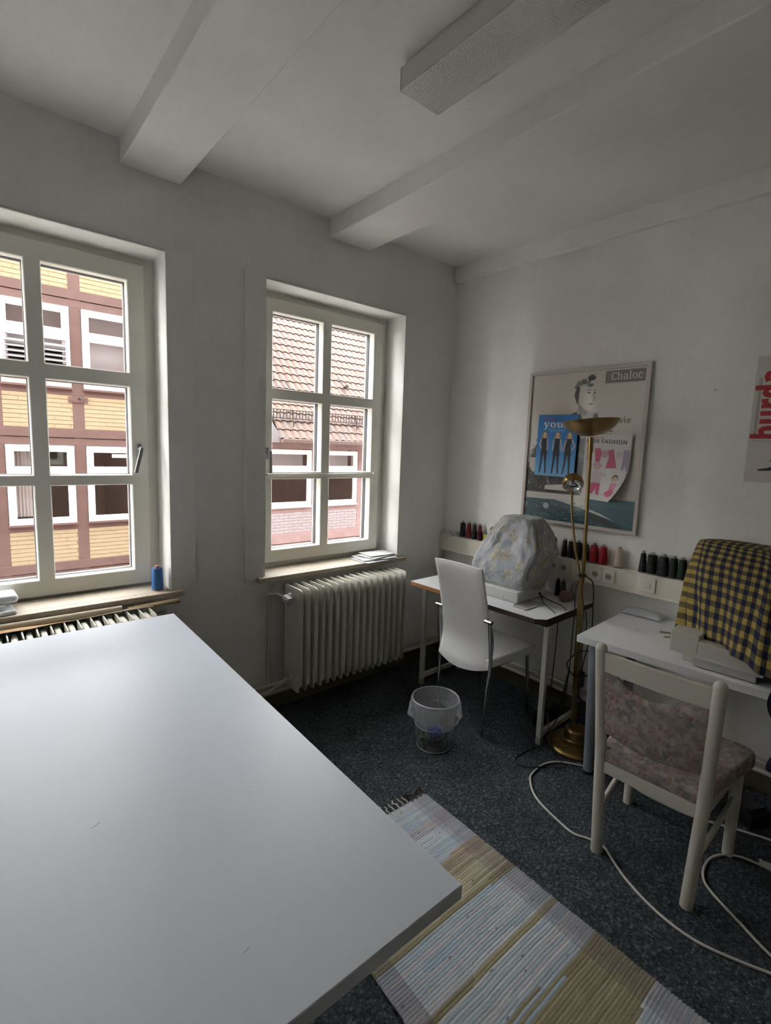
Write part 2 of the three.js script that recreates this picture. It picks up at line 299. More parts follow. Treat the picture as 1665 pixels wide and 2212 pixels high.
  // ---- yellow house
  const Y = thing('timber_house', 'timber framed house across the street with cream brick infill and red brown beams', 'house');
  // hollow shell: ground floor front, back and end walls, floors between the storeys, cross walls
  const room = (h, list, m) => list.forEach(([n, ...b]) => obj(n, triUV(bx(...b, 0)), m, h));
  room(Y, [['wall', -12, 2.3, -4.2, -0.9, ZF - 0.25, ZF - 0.1], ['wall', -12, 2.3, 5.3, 5.7, ZF - 0.25, ZF - 0.1]], YT);
  room(Y, [['wall', -12, 2.3, -4.2, 5.7, -12.2, -12], ['wall', -12.2, -12, -4.2, 5.7, -12.2, ZF - 0.1], ['wall', 2.1, 2.3, -4.2, 5.7, -12.2, ZF - 0.1],
    ...[-0.95, 1.48, 3.91, 5.5].map((y) => ['storey_floor', -12, 2.3, y, y + 0.2, -12, ZF - 0.1]), ...[-4.845, -2.445, -0.045].map((x) => ['cross_wall', x - 0.06, x + 0.06, -0.9, 5.5, -12, ZF - 0.1])], roomWall);
  obj('roof', extrude(poly([[-ZF + 0.4 - 0.7, 5.7], [14, 5.7], [-ZF + 2.2, 7.3]]), 14.3).rotateY(Math.PI / 2).translate(-12, 0, 0), M([0.3, 0.19, 0.15], 0.9), Y);
  const px = []; for (let k = -7; k <= 2; k++) px.push(-1.245 + 1.2 * k);
  for (const x of px) obj('post', triUV(bx(x - 0.09, x + 0.09, -4.2, 5.7, ZF - 0.1, ZF, 0.004)), YT, Y);
  for (const b of [-0.805, 1.625, 4.055]) {
    obj('beam', triUV(bx(-12, 2.3, b + 0.012, b + 0.17, ZF - 0.1, ZF + 0.014, 0.005)), YT, Y);
    obj('beam', triUV(bx(-12, 2.3, b - 0.13, b, ZF - 0.1, ZF + 0.002, 0.005)), YT, Y);
  }
  for (const b of [-0.805, 1.625]) obj('rail', triUV(bx(-12, 2.3, b + 0.765, b + 0.885, ZF - 0.1, ZF + 0.001, 0.004)), YT, Y);
  px.forEach((x, i) => {
    const x0 = x + 0.09, x1 = x + 1.11, seen = x > -3.8 && x < 0;
    if (i === px.length - 1) return;
    panel(Y, x0, x1, -0.635, -0.04, yb, yMortar, seen); panel(Y, x0, x1, 1.795, 2.39, yb, yMortar, seen); panel(Y, x0, x1, 4.225, 5.3, yb, yMortar, seen && x > -3);
    hwin(Y, x0 + 0.012, x1 - 0.012, 0.085, 1.485, 1.03, x < -2 ? 'curtain' : 'clear', YT);
    hwin(Y, x0 + 0.012, x1 - 0.012, 2.525, 3.915, 3.45, x < -2 ? 'louvre' : 'frosted', YT);
  });
  { const a = obj('anchor_plate', bx(-1.40, -1.09, 2.27, 2.37, ZF, ZF + 0.012, 0.002), YT, Y);
    for (const x of [-1.35, -1.14]) obj('screw', cyl(V(x, 2.31, ZF + 0.01), V(x, 2.31, ZF + 0.022), 0.018, 0.014, 10), YT, a);
    obj('hook', cyl(V(-1.225, 2.345, ZF + 0.01), V(-1.215, 2.36, ZF + 0.06), 0.02, 0.024, 10), blackPl, a); }
  // ---- pink house
  const P = thing('pink_house', 'low pink timber framed house across the street under a clay tile roof', 'house');
  room(P, [['wall', 2.31, 12, -4.2, -0.75, ZF - 0.25, ZF - 0.1]], PT);
  room(P, [['wall', 2.31, 12, -4.2, 1.68, -12.2, -12], ['wall', 2.31, 2.45, -4.2, 1.68, -12, ZF - 0.1], ['wall', 11.9, 12, -4.2, 1.68, -12, ZF - 0.1], ['storey_floor', 2.31, 12, -0.95, -0.75, -12, ZF - 0.1], ['storey_floor', 2.31, 12, 1.6, 1.75, -12, ZF - 0.1], ['cross_wall', 6.57, 6.69, -0.8, 1.65, -12, ZF - 0.1]], roomWall);
  const qx = [2.40, 3.81, 5.22, 6.63, 8.04];
  for (const x of qx) obj('post', triUV(bx(x - 0.075, x + 0.075, -4.2, 1.68, ZF - 0.1, ZF, 0.004)), PT, P);
  obj('beam', triUV(bx(2.31, 12, 1.555, 1.72, ZF - 0.1, ZF + 0.01, 0.004)), PT, P);
  obj('beam', triUV(bx(2.31, 12, -0.735, -0.485, ZF - 0.1, ZF + 0.012, 0.004)), PT, P); obj('beam', triUV(bx(2.31, 12, -0.9, -0.75, ZF - 0.1, ZF + 0.0, 0.004)), PT, P);
  obj('rail', triUV(bx(2.31, 12, 0.02, 0.12, ZF - 0.1, ZF + 0.001, 0.004)), PT, P);
  qx.forEach((x, i) => {
    if (i === qx.length - 1) return;
    const x0 = x + 0.075, x1 = qx[i + 1] - 0.075;
    panel(P, x0, x1, -0.485, 0.02, pb, pMortar, x < 5.5);
    hwin(P, x0 + 0.03, x1 - 0.04, 0.165, 1.535, 1.07, 'pinkleft', whitePaint);
  });
  // gutter
  { const g = smoothGrid(1, 10, (u, v) => { const a = Math.PI * (1 + v); return [2.66 + u * 9, 1.775 + 0.075 * Math.sin(a), -7.6 + 0.075 * Math.cos(a)]; });
    const gm = M([0.19, 0.13, 0.115], 0.5);
    const gt = obj('gutter', [g, cyl(V(2.66, 1.778, -7.525), V(11.6, 1.778, -7.525), 0.012, 0.012, 8)], gm, P);
    obj('end_cap', new THREE.CircleGeometry(0.078, 20, Math.PI, Math.PI).rotateY(-Math.PI / 2).translate(2.66, 1.775, -7.6), gm, gt);
    for (const x of [3.1, 4.1, 5.1, 6.1]) obj('bracket', bx(x - 0.012, x + 0.012, 1.695, 1.70, -7.68, -7.53, 0), gm, gt); }
  // roof: deck and single pantiles
  const pitch = 54 * Math.PI / 180, ex = 0.25, tw = 0.185, eave = V(0, 1.80, -7.62);
  const along = (s, off = 0) => [eave.y + s * Math.sin(pitch) + off * Math.cos(pitch), eave.z - s * Math.cos(pitch) + off * Math.sin(pitch)];
  const deckMat = M([0.03, 0.02, 0.017], 0.9);
  const roof = obj('roof', (() => { const [ya, za] = along(0.02, -0.05), [yb2, zb] = along(4.7, -0.05), s = poly([[-za, ya], [-zb, yb2], [-zb, 1.7], [-za, 1.7]]); return extrude(s, 9).rotateY(Math.PI / 2).translate(2.34, 0, 0); })(), deckMat, P);
  const tile = (() => {                                               // S-shaped clay tile, thick, seen from its butt
    const prof = (u) => 0.017 * Math.sin(u * Math.PI * 2 - 0.5), N = 8, pos = [], idx = [];
    for (let j = 0; j < 2; j++) for (let i = 0; i <= N; i++) { const u = i / N, x = u * (tw + 0.012), s = j ? ex + 0.07 : 0, l = prof(u) + (j ? 0.0 : 0.034); pos.push(x, s, l); }
    for (let i = 0; i <= N; i++) { const u = i / N; pos.push(u * (tw + 0.012), 0, prof(u) + 0.034); } for (let i = 0; i <= N; i++) { const u = i / N; pos.push(u * (tw + 0.012), 0.01, prof(u) + 0.022); }
    const row = (a) => a * (N + 1);
    for (let i = 0; i < N; i++) { let a = row(0) + i; idx.push(a, a + 1, a + N + 1, a + 1, a + N + 2, a + N + 1); a = row(2) + i; idx.push(a, a + N + 1, a + 1, a + 1, a + N + 1, a + N + 2); }
    const g = new THREE.BufferGeometry(); g.setAttribute('position', new THREE.Float32BufferAttribute(pos, 3)); g.setIndex(idx); g.computeVertexNormals();
    const q = g.clone(); q.applyMatrix4(new THREE.Matrix4().makeBasis(V(1, 0, 0), V(0, Math.sin(pitch), -Math.cos(pitch)), V(0, Math.cos(pitch), Math.sin(pitch))));
    q.setAttribute('uv', new THREE.Float32BufferAttribute(new Float32Array(q.attributes.position.count * 2), 2)); return q;
  })();
  const tm = [[0.122, 0.084, 0.07], [0.115, 0.083, 0.071], [0.108, 0.086, 0.077], [0.128, 0.088, 0.072], [0.1, 0.08, 0.073], [0.12, 0.093, 0.076]].map((c) => M(c, 0.85, { bumpMap: bump, bumpScale: 0.003 }));
  const hidden = [];
  let count = 0;
  for (let r = 0; r < 18; r++) for (let c = 0; c < 40; c++) {
    const x = 2.62 + c * tw - (r % 2 ? 0.0 : 0.0), [y, z] = along(r * ex - 0.02 + rr(-0.006, 0.006));
    const left = 2.35 + Math.max(0, 0);                                // seen between the window bars from about x = 2.5 to x = 2.5 + depth
    const seen = r < 18 && x > 2.3 && x < 5.3 + r * 0.06 && count < 300;
    if (seen) { count++; const m = obj('roof_tile', tile, tm[Math.floor(rnd() * 6)], roof); m.position.set(x, y, z); m.rotation.z = rr(-0.012, 0.012); }
    else hidden.push(tile.clone().translate(x, y, z));
  }
  const rest = obj('roof_tiles', merge(hidden), tm[1], roof); rest.userData.kind = 'stuff';
  // slate cheek where the eave meets the neighbour
  obj('slate_cheek', triUV((() => { const s = poly([[-0.05, 1.70], [0.33, 1.70], [0.36, 1.78], [0.05, 2.25], [-0.05, 2.25]]); return extrude(s, 0.3, 0.006).translate(2.31, 0, -7.93); })()), M([0.16, 0.16, 0.165], 0.6), P);
  // two vent knobs on the roof
  for (const [x, s] of [[3.35, 1.32], [5.05, 1.72]]) { const [y, z] = along(s, 0.06); obj('roof_hook', [cyl(V(x, y, z), V(x, y + 0.02, z + 0.14), 0.03, 0.05, 12), cyl(V(x - 0.14, y + 0.25, z - 0.1), V(x, y + 0.01, z + 0.02), 0.01, 0.01, 6)], deckMat, roof); }
  // snow guard
  { const sg = obj('snow_guard', (() => { const l = [], [y, z] = along(0.5, 0.1); for (const k of [0, 0.19]) l.push(cyl(V(2.36, y + k, z + k * 0.05), V(11, y + k, z + k * 0.05), 0.013, 0.013, 6)); for (let x = 2.4; x < 9; x += 0.085) l.push(cyl(V(x, y, z), V(x, y + 0.19, z + 0.01), 0.011, 0.011, 5)); return l; })(), M([0.03, 0.018, 0.014], 0.6), P);
    for (let x = 3.05; x < 9; x += 0.92) { const [y, z] = along(0.5, 0.1), [y2, z2] = along(0.3, 0.07), [y3, z3] = along(0.75, 0.06); obj('guard_strut', [cyl(V(x, y + 0.19, z), V(x, y2, z2), 0.014, 0.014, 6), cyl(V(x, y + 0.1, z), V(x, y3, z3), 0.01, 0.01, 6)], deckMat, sg); } }
}

// ================================================================ furniture
{ // big white cutting table
  const t = thing('cutting_table', 'large white laminate table in front of the two windows', 'table');
  const top = poly([[-3.75, 0.389], [-2.212, 0.387], [-2.263, 2.178], [-3.75, 2.180]].map(([x, z]) => [x, -z]));
  const g = extrude(top, 0.0265, 0.0015); g.rotateX(-Math.PI / 2).translate(0, 0.822, 0);
  const skyTintMap = dataTex(512, 512, (u, v) => { const a = fbm(u * 4, v * 4, 4, 5), k = 0.985 + 0.03 * (a - 0.5); return [220 * k, 226 * k, 236 * k]; });  // bluish white: the glossy reflection of the sky is put into the colour
  obj('tabletop', triUV(g), M(0xffffff, 0.42, { map: rep(skyTintMap, 0.6) }), t);
  // nicks in the laminate
  for (const [x, z, a, l] of [[-2.75, 1.62, 0.5, 0.02], [-2.66, 1.33, 1.2, 0.006], [-2.58, 1.15, 0.2, 0.005], [-2.5, 0.95, 2, 0.004], [-2.45, 1.7, 0.9, 0.005], [-2.62, 2.05, 0.4, 0.012]]) obj('nick', new THREE.BoxGeometry(l, 0.0003, 0.0012).rotateY(a).translate(x, 0.8502, z), M([0.4, 0.41, 0.43], 0.7), t);
  for (const [x, z] of [[-3.6, 0.5], [-2.75, 0.6], [-3.6, 1.9], [-2.75, 1.75]]) obj('leg', cyl(V(x, 0, z), V(x, 0.822, z), 0.025), M([0.5, 0.5, 0.51], 0.4), t);
}
// left desk
const D1 = (() => {
  const t = thing('sewing_desk', 'white topped desk with dark edging and thin square legs, under the framed poster', 'desk', [0, 0, 0], TH);
  const x0 = -0.647, x1 = -0.075, z0 = 0.285, z1 = 1.278, Y = 0.755;
  const shape = (o) => poly([[x0 - o, z0 - o], [x0 - o, z1 - 0.045], [x0 + 0.045, z1 + o], [x1 + o, z1 + o], [x1 + o, z0 - o]].map(([x, z]) => [x, -z]));
  const lay = (g, y) => g.rotateX(-Math.PI / 2).translate(0, y, 0);
  obj('desktop', lay(extrude(shape(-0.0005), 0.0255), 0.7295), whiteLam, t);
  const orange = M([0.42, 0.19, 0.07], 0.7), dark = M([0.045, 0.03, 0.022], 0.5);
  obj('raw_edge', bx(x0 - 0.002, x0 + 0.002, 0.7285, 0.7515, z0, 0.62, 0), orange, t);
  const ed = (a, b) => { const d = V(b[0] - a[0], 0, b[1] - a[1]), l = d.length(), g = new THREE.BoxGeometry(0.004, 0.0275, l + 0.002); g.rotateY(Math.atan2(d.x, d.z)); return g.translate((a[0] + b[0]) / 2, 0.7412, (a[1] + b[1]) / 2); };
  obj('edge_strip', [ed([x0, 0.62], [x0, z1 - 0.045]), ed([x0, z1 - 0.045], [x0 + 0.045, z1]), ed([x0 + 0.045, z1], [x1, z1])], dark, t);
  const lm = M([0.55, 0.54, 0.5], 0.45);
  for (const z of [0.318, 1.247]) {
    for (const x of [-0.532, -0.13]) { const l = obj('leg', bx(x - 0.0145, x + 0.0145, 0.03, 0.715, z - 0.0145, z + 0.0145, 0.003), lm, t); obj('foot_cap', bx(x - 0.0155, x + 0.0155, 0, 0.042, z - 0.0155, z + 0.0155, 0.003), M([0.35, 0.34, 0.3], 0.6), l); }
    obj('stretcher', bx(-0.52, -0.14, 0.045, 0.075, z - 0.012, z + 0.012, 0.003), lm, t);
    obj('rail', bx(-0.545, -0.12, 0.7, 0.7295, z - 0.013, z + 0.013, 0.002), dark, t);
    obj('corner_bracket', bx(-0.585, -0.53, 0.705, 0.7295, z - 0.03, z + 0.025, 0.004), dark, t);
  }
  obj('rear_rail', bx(-0.14, -0.115, 0.66, 0.7, 0.32, 1.24, 0.002), lm, t);
  return t;
})();
// right desk
const T2 = 0.065, D2 = (() => {
  const t = thing('work_desk', 'plain white desk with round grey legs, carrying the checked cloth', 'desk', [-0.638, 0, 1.51], T2);
  obj('desktop', bx(0, 0.645, 0.721, 0.755, 0, 1.0, 0.0015), whiteLam, t);
  const gm = M([0.27, 0.29, 0.34], 0.35, { metalness: 0.2 });
  for (const [x, z, lx, lz] of [[0.075, 0.06, 0.05, 0.005], [0.57, 0.07, 0, 0], [0.075, 0.93, 0, 0], [0.57, 0.93, 0, 0]]) {
    const l = obj('leg', cyl(V(x + lx, 0.012, z + lz), V(x, 0.721, z), 0.0255, 0.0255, 24), gm, t);
    obj('foot', cyl(V(x + lx, 0, z + lz), V(x + lx, 0.014, z + lz), 0.026, 0.026, 24), blackPl, l);
  }
  return t;
})();
{ // white high-backed chair
  const t = thing('dining_chair', 'white leather high back chair on chrome legs pushed under the desk', 'chair', [-0.70, 0, 0.842], 0.0);
  const leath = M([0.9, 0.895, 0.9], 0.4, { bumpMap: rep(woodchip, 6), bumpScale: 0.0006 });
  // backrest: v 0 bottom .. 1 top, u 0 left .. 1 right (z)
  const xs = (y) => { const k = (y - 0.4) / 0.6; return 0.02 - 0.03 * Math.pow(Math.max(0, 0.35 - k) / 0.35, 2) - 0.105 * Math.pow(Math.max(0, k - 0.2) / 0.8, 1.25) ; };
  const back = (u, v) => {
    const w = 0.182 - 0.01 * Math.sin(Math.PI * v * 0.8), low = 0.035 * (4 * u * (1 - u)) ;
    const y = 0.40 + 0.6 * v - low * Math.pow(1 - v, 4) + 0.006 * (1 - Math.pow(2 * u - 1, 2)) * v;
    return [xs(y) + 0.018 * Math.pow(2 * u - 1, 2) * (1 - v) - 0.012 * (1 - v) * (1 - u) * 2 + 0.010 * (1 - v), y, (u - 0.5) * 2 * w, u * 0.36, v * 0.6];
  };
  const bg = slabGrid(24, 30, back, 0.036, (u, v) => { const e = Math.min(u, 1 - u, v, 1 - v), k = Math.min(1, 0.45 + e * 12); return [k, 0, 0]; });
  obj('backrest', bg, leath, t);
  // seat
  const seatS = new THREE.Shape(); seatS.moveTo(0.02, -0.185); seatS.lineTo(0.40, -0.2); seatS.quadraticCurveTo(0.435, -0.2, 0.435, -0.165); seatS.lineTo(0.435, 0.165); seatS.quadraticCurveTo(0.435, 0.2, 0.40, 0.2); seatS.lineTo(0.02, 0.185);
  obj('seat', extrude(seatS, 0.03, 0.012, 4).rotateX(-Math.PI / 2).translate(0, 0.422, 0), leath, t);
  obj('seat_frame', [bx(0.03, 0.42, 0.398, 0.412, -0.185, -0.17, 0.003), bx(0.03, 0.42, 0.398, 0.412, 0.17, 0.185, 0.003), bx(0.40, 0.42, 0.398, 0.412, -0.18, 0.18, 0.003)], blackPl, t);
  for (const s of [-1, 1]) {
    obj('leg', tube([V(-0.005, 0.0, 0.178 * s), V(0.0, 0.25, 0.184 * s), V(0.012, 0.42, 0.195 * s), V(0.0, 0.55, 0.198 * s), V(-0.018, 0.69, 0.196 * s)], 0.0105, 40, 12), chrome, t);
    obj('leg', tube([V(0.425, 0.0, 0.19 * s), V(0.415, 0.2, 0.187 * s), V(0.40, 0.405, 0.18 * s)], 0.0105, 16, 12), chrome, t);
    obj('support_strut', tube([V(0.012, 0.43, 0.194 * s), V(0.022, 0.56, 0.197 * s), V(-0.012, 0.685, 0.197 * s)], 0.007, 16, 8), chrome, t);
    obj('bar_end', cyl(V(-0.018, 0.695, 0.165 * s), V(-0.018, 0.695, 0.213 * s), 0.0125, 0.0125, 16), chrome, t);
  }
}
{ // cream chair with floral upholstery
  const t = thing('upholstered_chair', 'cream painted chair with faded floral seat and back pad at the right desk', 'chair', [0, 0, 0]);
  const paint = M([0.60, 0.575, 0.50], 0.38);
  const floral = canvasTex(512, 512, (x, w, h) => {
    x.fillStyle = '#a59a92'; x.fillRect(0, 0, w, h);
    const cols = ['#978b84', '#b3a79f', '#877e7a', '#9b827d', '#bdb1a8', '#78767a', '#a59388', '#8d6f6d', '#aea299', '#6d6c75', '#958b7a'];
    for (let i = 0; i < 900; i++) { x.fillStyle = cols[Math.floor(rnd() * cols.length)]; x.globalAlpha = rr(0.25, 0.7); const cx = rnd() * w, cy = rnd() * h, r = rr(8, 34); for (const [dx, dy] of [[0, 0], [w, 0], [-w, 0], [0, h], [0, -h]]) { x.save(); x.translate(cx + dx, cy + dy); x.rotate(rnd() * 6.28); x.beginPath(); x.ellipse(0, 0, r, r * rr(0.25, 0.7), 0, 0, 6.3); x.fill(); x.restore(); } }
    x.globalAlpha = 1;
    for (let i = 0; i < 26; i++) { const cx = rnd() * w, cy = rnd() * h; for (let k = 0; k < 7; k++) { x.globalAlpha = 0.55; x.fillStyle = ['#8d6866', '#a07c78', '#bba49b', '#7b5a59'][k % 4]; x.beginPath(); x.ellipse(cx + Math.cos(k * 0.9) * 11, cy + Math.sin(k * 0.9) * 11, 9, 6, k * 0.9, 0, 6.3); x.fill(); } x.fillStyle = '#b09a90'; x.beginPath(); x.arc(cx, cy, 4, 0, 6.3); x.fill(); }
    x.globalAlpha = 1;
  });
  floral.wrapS = floral.wrapT = THREE.RepeatWrapping; floral.repeat.set(2.6, 2.6);
  const cloth = M(0xffffff, 0.95, { map: floral, bumpMap: rep(carpetBump, 5), bumpScale: 0.0015 });
  const L = [V(-0.978, 0, 1.853), V(-0.985, 0.44, 1.835), V(-1.012, 0.878, 1.812)], R = [V(-0.965, 0, 2.19), V(-0.972, 0.44, 2.208), V(-1.010, 0.878, 2.224)];
  for (const P of [L, R]) obj('leg', [tube([P[0], P[0].clone().lerp(P[1], 0.5), P[1], P[1].clone().lerp(P[2], 0.5), P[2]], 0.0225, 40, 18), new THREE.SphereGeometry(0.0225, 18, 10).translate(P[2].x, P[2].y, P[2].z)], paint, t);
  const F = [V(-0.572, 0, 1.80), V(-0.553, 0, 2.205)];
  for (const f of F) obj('leg', cyl(f, V(f.x + 0.0, 0.405, f.z), 0.0205, 0.0225, 20), paint, t);
  const on = (P, y) => { const [a, b] = y < 0.44 ? [P[0], P[1]] : [P[1], P[2]], k = (y - a.y) / (b.y - a.y); return a.clone().lerp(b, k); };
  // top rail, slightly bowed backwards
  const railG = slabGrid(16, 4, (u, v) => { const y = 0.79 + 0.078 * v, p = on(L, y).lerp(on(R, y), u); return [p.x - 0.012 * Math.sin(Math.PI * u), y, p.z]; }, 0.02, () => [1, 0, 0]);
  obj('top_rail', railG, paint, t);
  // back pad with the dipped upper edge
  const pad = slabGrid(26, 16, (u, v) => {
    const dip = 0.052 * Math.pow(Math.max(0, Math.sin(Math.PI * Math.min(1, Math.max(0, (u - 0.17) / 0.58)))), 0.7), y = 0.535 + (0.255 - dip) * v + 0.02 * Math.sin(Math.PI * u) * (1 - v) * -1, p = on(L, y).lerp(on(R, y), u);
    return [p.x + 0.004 - 0.02 * Math.sin(Math.PI * u), y, p.z + 0, p.z, y];
  }, 0.036, (u, v) => { const e = Math.min(u, 1 - u, v, 1 - v); return [Math.min(1, 0.3 + e * 9), 0, 0]; });
  obj('back_pad', pad, cloth, t);
  // seat cushion
  const sh = new THREE.Shape(); sh.moveTo(-0.975, -1.85); sh.lineTo(-0.56, -1.775); sh.quadraticCurveTo(-0.515, -1.77, -0.512, -1.82); sh.lineTo(-0.50, -2.19); sh.quadraticCurveTo(-0.50, -2.235, -0.545, -2.235); sh.lineTo(-0.96, -2.185);
  obj('seat', triUV(extrude(sh, 0.028, 0.018, 5).rotateX(-Math.PI / 2).translate(0, 0.418, 0)), cloth, t);
  obj('seat_rail', [(() => { const a = on(L, 0.385), b = on(R, 0.385), d = b.clone().sub(a), g = clean(new RoundedBoxGeometry(0.022, 0.05, d.length(), 1, 0.004)); g.rotateY(Math.atan2(d.x, d.z)); return g.translate((a.x + b.x) / 2, 0.385, (a.z + b.z) / 2); })()], paint, t);
  for (const [P, f] of [[L, F[0]], [R, F[1]]]) {
    const a = on(P, 0.385), b = V(f.x, 0.385, f.z), d = b.clone().sub(a), g = clean(new RoundedBoxGeometry(0.02, 0.045, d.length(), 1, 0.004)); g.rotateY(Math.atan2(d.x, d.z)).translate((a.x + b.x) / 2, 0.385, (a.z + b.z) / 2);
    obj('seat_rail', g, paint, t);
    obj('brace', cyl(on(P, 0.185), V(f.x - 0.005, 0.26, f.z), 0.011, 0.011, 12), paint, t);
  }
  obj('seat_rail', bx(-0.575, -0.55, 0.36, 0.405, 1.80, 2.2, 0.004), paint, t);
}
{ // brass floor lamp
  const t = thing('floor_lamp', 'brass floor lamp with uplight dish and reading arm between the two desks', 'floor lamp', [-0.35, 0, 1.405]);
  obj('base', lathe([[0, 0], [0.148, 0], [0.152, 0.008], [0.15, 0.018], [0.138, 0.03], [0.118, 0.036], [0.098, 0.043], [0.094, 0.05], [0.072, 0.053], [0.064, 0.06], [0.062, 0.1], [0.058, 0.112], [0.045, 0.118], [0, 0.12]], 56), brass, t);
  const b = V(-0.002, 0.11, -0.012), top = V(-0.012, 1.735, -0.055);
  obj('pole', cyl(b, top, 0.0095, 0.0095, 20), brass, t);
  const at = (y) => b.clone().lerp(top, (y - b.y) / (top.y - b.y));
  obj('collar', [cyl(at(1.655), at(1.735), 0.0135, 0.0135, 20), cyl(at(1.05), at(1.075), 0.013, 0.013, 16)], brass, t);
  const dish = obj('dish', lathe([[0.012, -0.002], [0.05, 0.004], [0.09, 0.021], [0.122, 0.046], [0.143, 0.075], [0.1455, 0.0765], [0.1445, 0.079], [0.139, 0.075], [0.118, 0.049], [0.087, 0.025], [0.05, 0.008], [0, 0.004]], 56), brass, t);
  dish.position.copy(at(1.742)); dish.rotation.set(0.06, 0, 0); dish.rotation.x = -0.095; dish.rotation.z = 0.02;
  // reading arm
  const c = at(0.99);
  obj('reading_arm', [tube([at(0.14).add(V(-0.024, 0, -0.006)), at(0.6).add(V(-0.026, 0, -0.006)), c.clone().add(V(-0.028, 0, -0.006)), V(-0.032, 1.11, -0.075), V(-0.03, 1.3, -0.115), V(-0.028, 1.405, -0.128), V(-0.03, 1.44, -0.128)], 0.0058, 80, 12)], brass, t);
  obj('clamp', [new THREE.TorusGeometry(0.02, 0.005, 10, 20).rotateX(Math.PI / 2).translate(c.x - 0.014, c.y, c.z), cyl(c.clone().add(V(-0.05, 0, 0)), c.clone().add(V(0.02, 0, 0)), 0.006)], blackPl, t);
  const head = new THREE.Group(); head.name = 'lamp_head'; t.add(head); head.position.set(-0.03, 1.487, -0.128);
  head.lookAt(V(-0.35, 0, 1.405).add(head.position).add(V(-0.62, -0.42, 0.35))); // open side turned to the room
  head.rotation.order = 'XYZ';
  { const dir = V(-0.56, -0.72, 0.36).normalize(); head.quaternion.setFromUnitVectors(V(0, -1, 0), dir); }
  obj('shade', lathe([[0, 0.05], [0.018, 0.0485], [0.034, 0.041], [0.047, 0.027], [0.054, 0.01], [0.0555, -0.006], [0.053, -0.02], [0.0505, -0.0205], [0.05, -0.012], [0.049, 0.008], [0.04, 0.028], [0.0, 0.043]], 40), brass, head);
  obj('reflector', lathe([[0.0505, -0.02], [0.047, -0.019], [0.044, -0.012], [0.036, -0.004], [0.026, 0.004], [0.01, 0.009], [0, 0.01]], 40), M([0.75, 0.75, 0.76], 0.12, { metalness: 1 }), head);
  obj('bulb', new THREE.SphereGeometry(0.009, 14, 10).translate(0, -0.001, 0), M([0.5, 0.5, 0.5], 0.1, { metalness: 0.4 }), head);
  // black mains leads tied to the pole
  const cord = [
    [[0, 0.985, -0.025], [-0.035, 0.96, -0.045], [-0.04, 0.75, -0.05], [-0.035, 0.45, -0.055], [-0.05, 0.22, -0.07], [-0.06, 0.12, -0.1], [-0.11, 0.02, -0.13], [-0.15, 0.008, -0.06], [-0.2, 0.007, 0.01]],
    [[-0.005, 0.985, -0.025], [0.03, 0.955, 0.0], [0.035, 0.8, 0.015], [0.03, 0.66, 0.02], [0.012, 0.5, 0.0], [0.006, 0.38, -0.005]],
    [[0.006, 0.30, -0.005], [0.0, 0.2, 0.0], [-0.002, 0.16, -0.02], [0.03, 0.13, -0.06]],
    [[-0.01, 0.99, -0.03], [-0.02, 0.9, -0.03], [0.01, 0.72, 0.0], [0.02, 0.6, -0.02], [-0.01, 0.48, 0.0], [0.004, 0.36, -0.006]],
    [[-0.03, 0.55, -0.03], [-0.055, 0.48, -0.06], [-0.03, 0.42, -0.02], [0.04, 0.45, 0.05], [0.05, 0.52, 0.05], [0.01, 0.57, 0.02], [-0.03, 0.55, -0.03]],
    [[-0.035, 0.45, -0.055], [-0.055, 0.28, -0.075], [-0.058, 0.2, -0.085], [-0.045, 0.3, -0.065], [-0.038, 0.42, -0.055]],
  ];
  obj('mains_lead', cord.map((p) => tube(p, 0.0032, 60, 6)), blackPl, t);
  obj('inline_switch', [clean(new RoundedBoxGeometry(0.03, 0.085, 0.032, 2, 0.008)).translate(0.006, 0.4, -0.004), new THREE.SphereGeometry(0.02, 18, 12).translate(0.004, 0.27, -0.004)], blackPl, t);
}

// ================================================================ on the walls
{ // ceiling light
  const t = thing('ceiling_light', 'long box shaped ceiling light with dotted prismatic plastic cover, switched off', 'ceiling light');
  const plastic = M([0.62, 0.61, 0.57], 0.3, { transmission: 0.15, thickness: 0, side: THREE.DoubleSide });
  const x0 = -1.655, x1 = -1.463, z0 = 1.21, z1 = 2.72;
  obj('housing', bx(x0 + 0.012, x1 - 0.012, 2.955, 2.995, z0 + 0.012, z1 - 0.012, 0.003), M([0.55, 0.55, 0.53], 0.5), t);
  const shell = [bx(x0, x0 + 0.004, 2.9, 2.975, z0, z1, 0.001), bx(x1 - 0.004, x1, 2.9, 2.975, z0, z1, 0.001), bx(x0, x1, 2.9, 2.975, z0, z0 + 0.004, 0.001), bx(x0, x1, 2.9, 2.975, z1 - 0.004, z1, 0.001)];
  obj('cover_side', shell, plastic, t);
  const clear = M([0.7, 0.69, 0.65], 0.12, { ior: 1.75, clearcoat: 1, clearcoatRoughness: 0.1 });
  obj('prism_panel', bx(x0, x1, 2.9, 2.903, z0, z1, 0.001), clear, t);
  const stud = new THREE.SphereGeometry(0.0074, 8, 3, 0, 6.2832, 0, 0.62).rotateX(Math.PI).translate(0, 2.9058, 0), studs = [];
  for (let z = z0 + 0.007, k = 0; z < z1 - 0.4; z += 0.0078, k++) for (let x = x0 + 0.007 + (k % 2 ? 0.0045 : 0); x < x1 - 0.006; x += 0.009) studs.push(stud.clone().translate(x, 0, z));
  obj('prism_studs', merge(studs), clear, t).userData.kind = 'stuff';
}
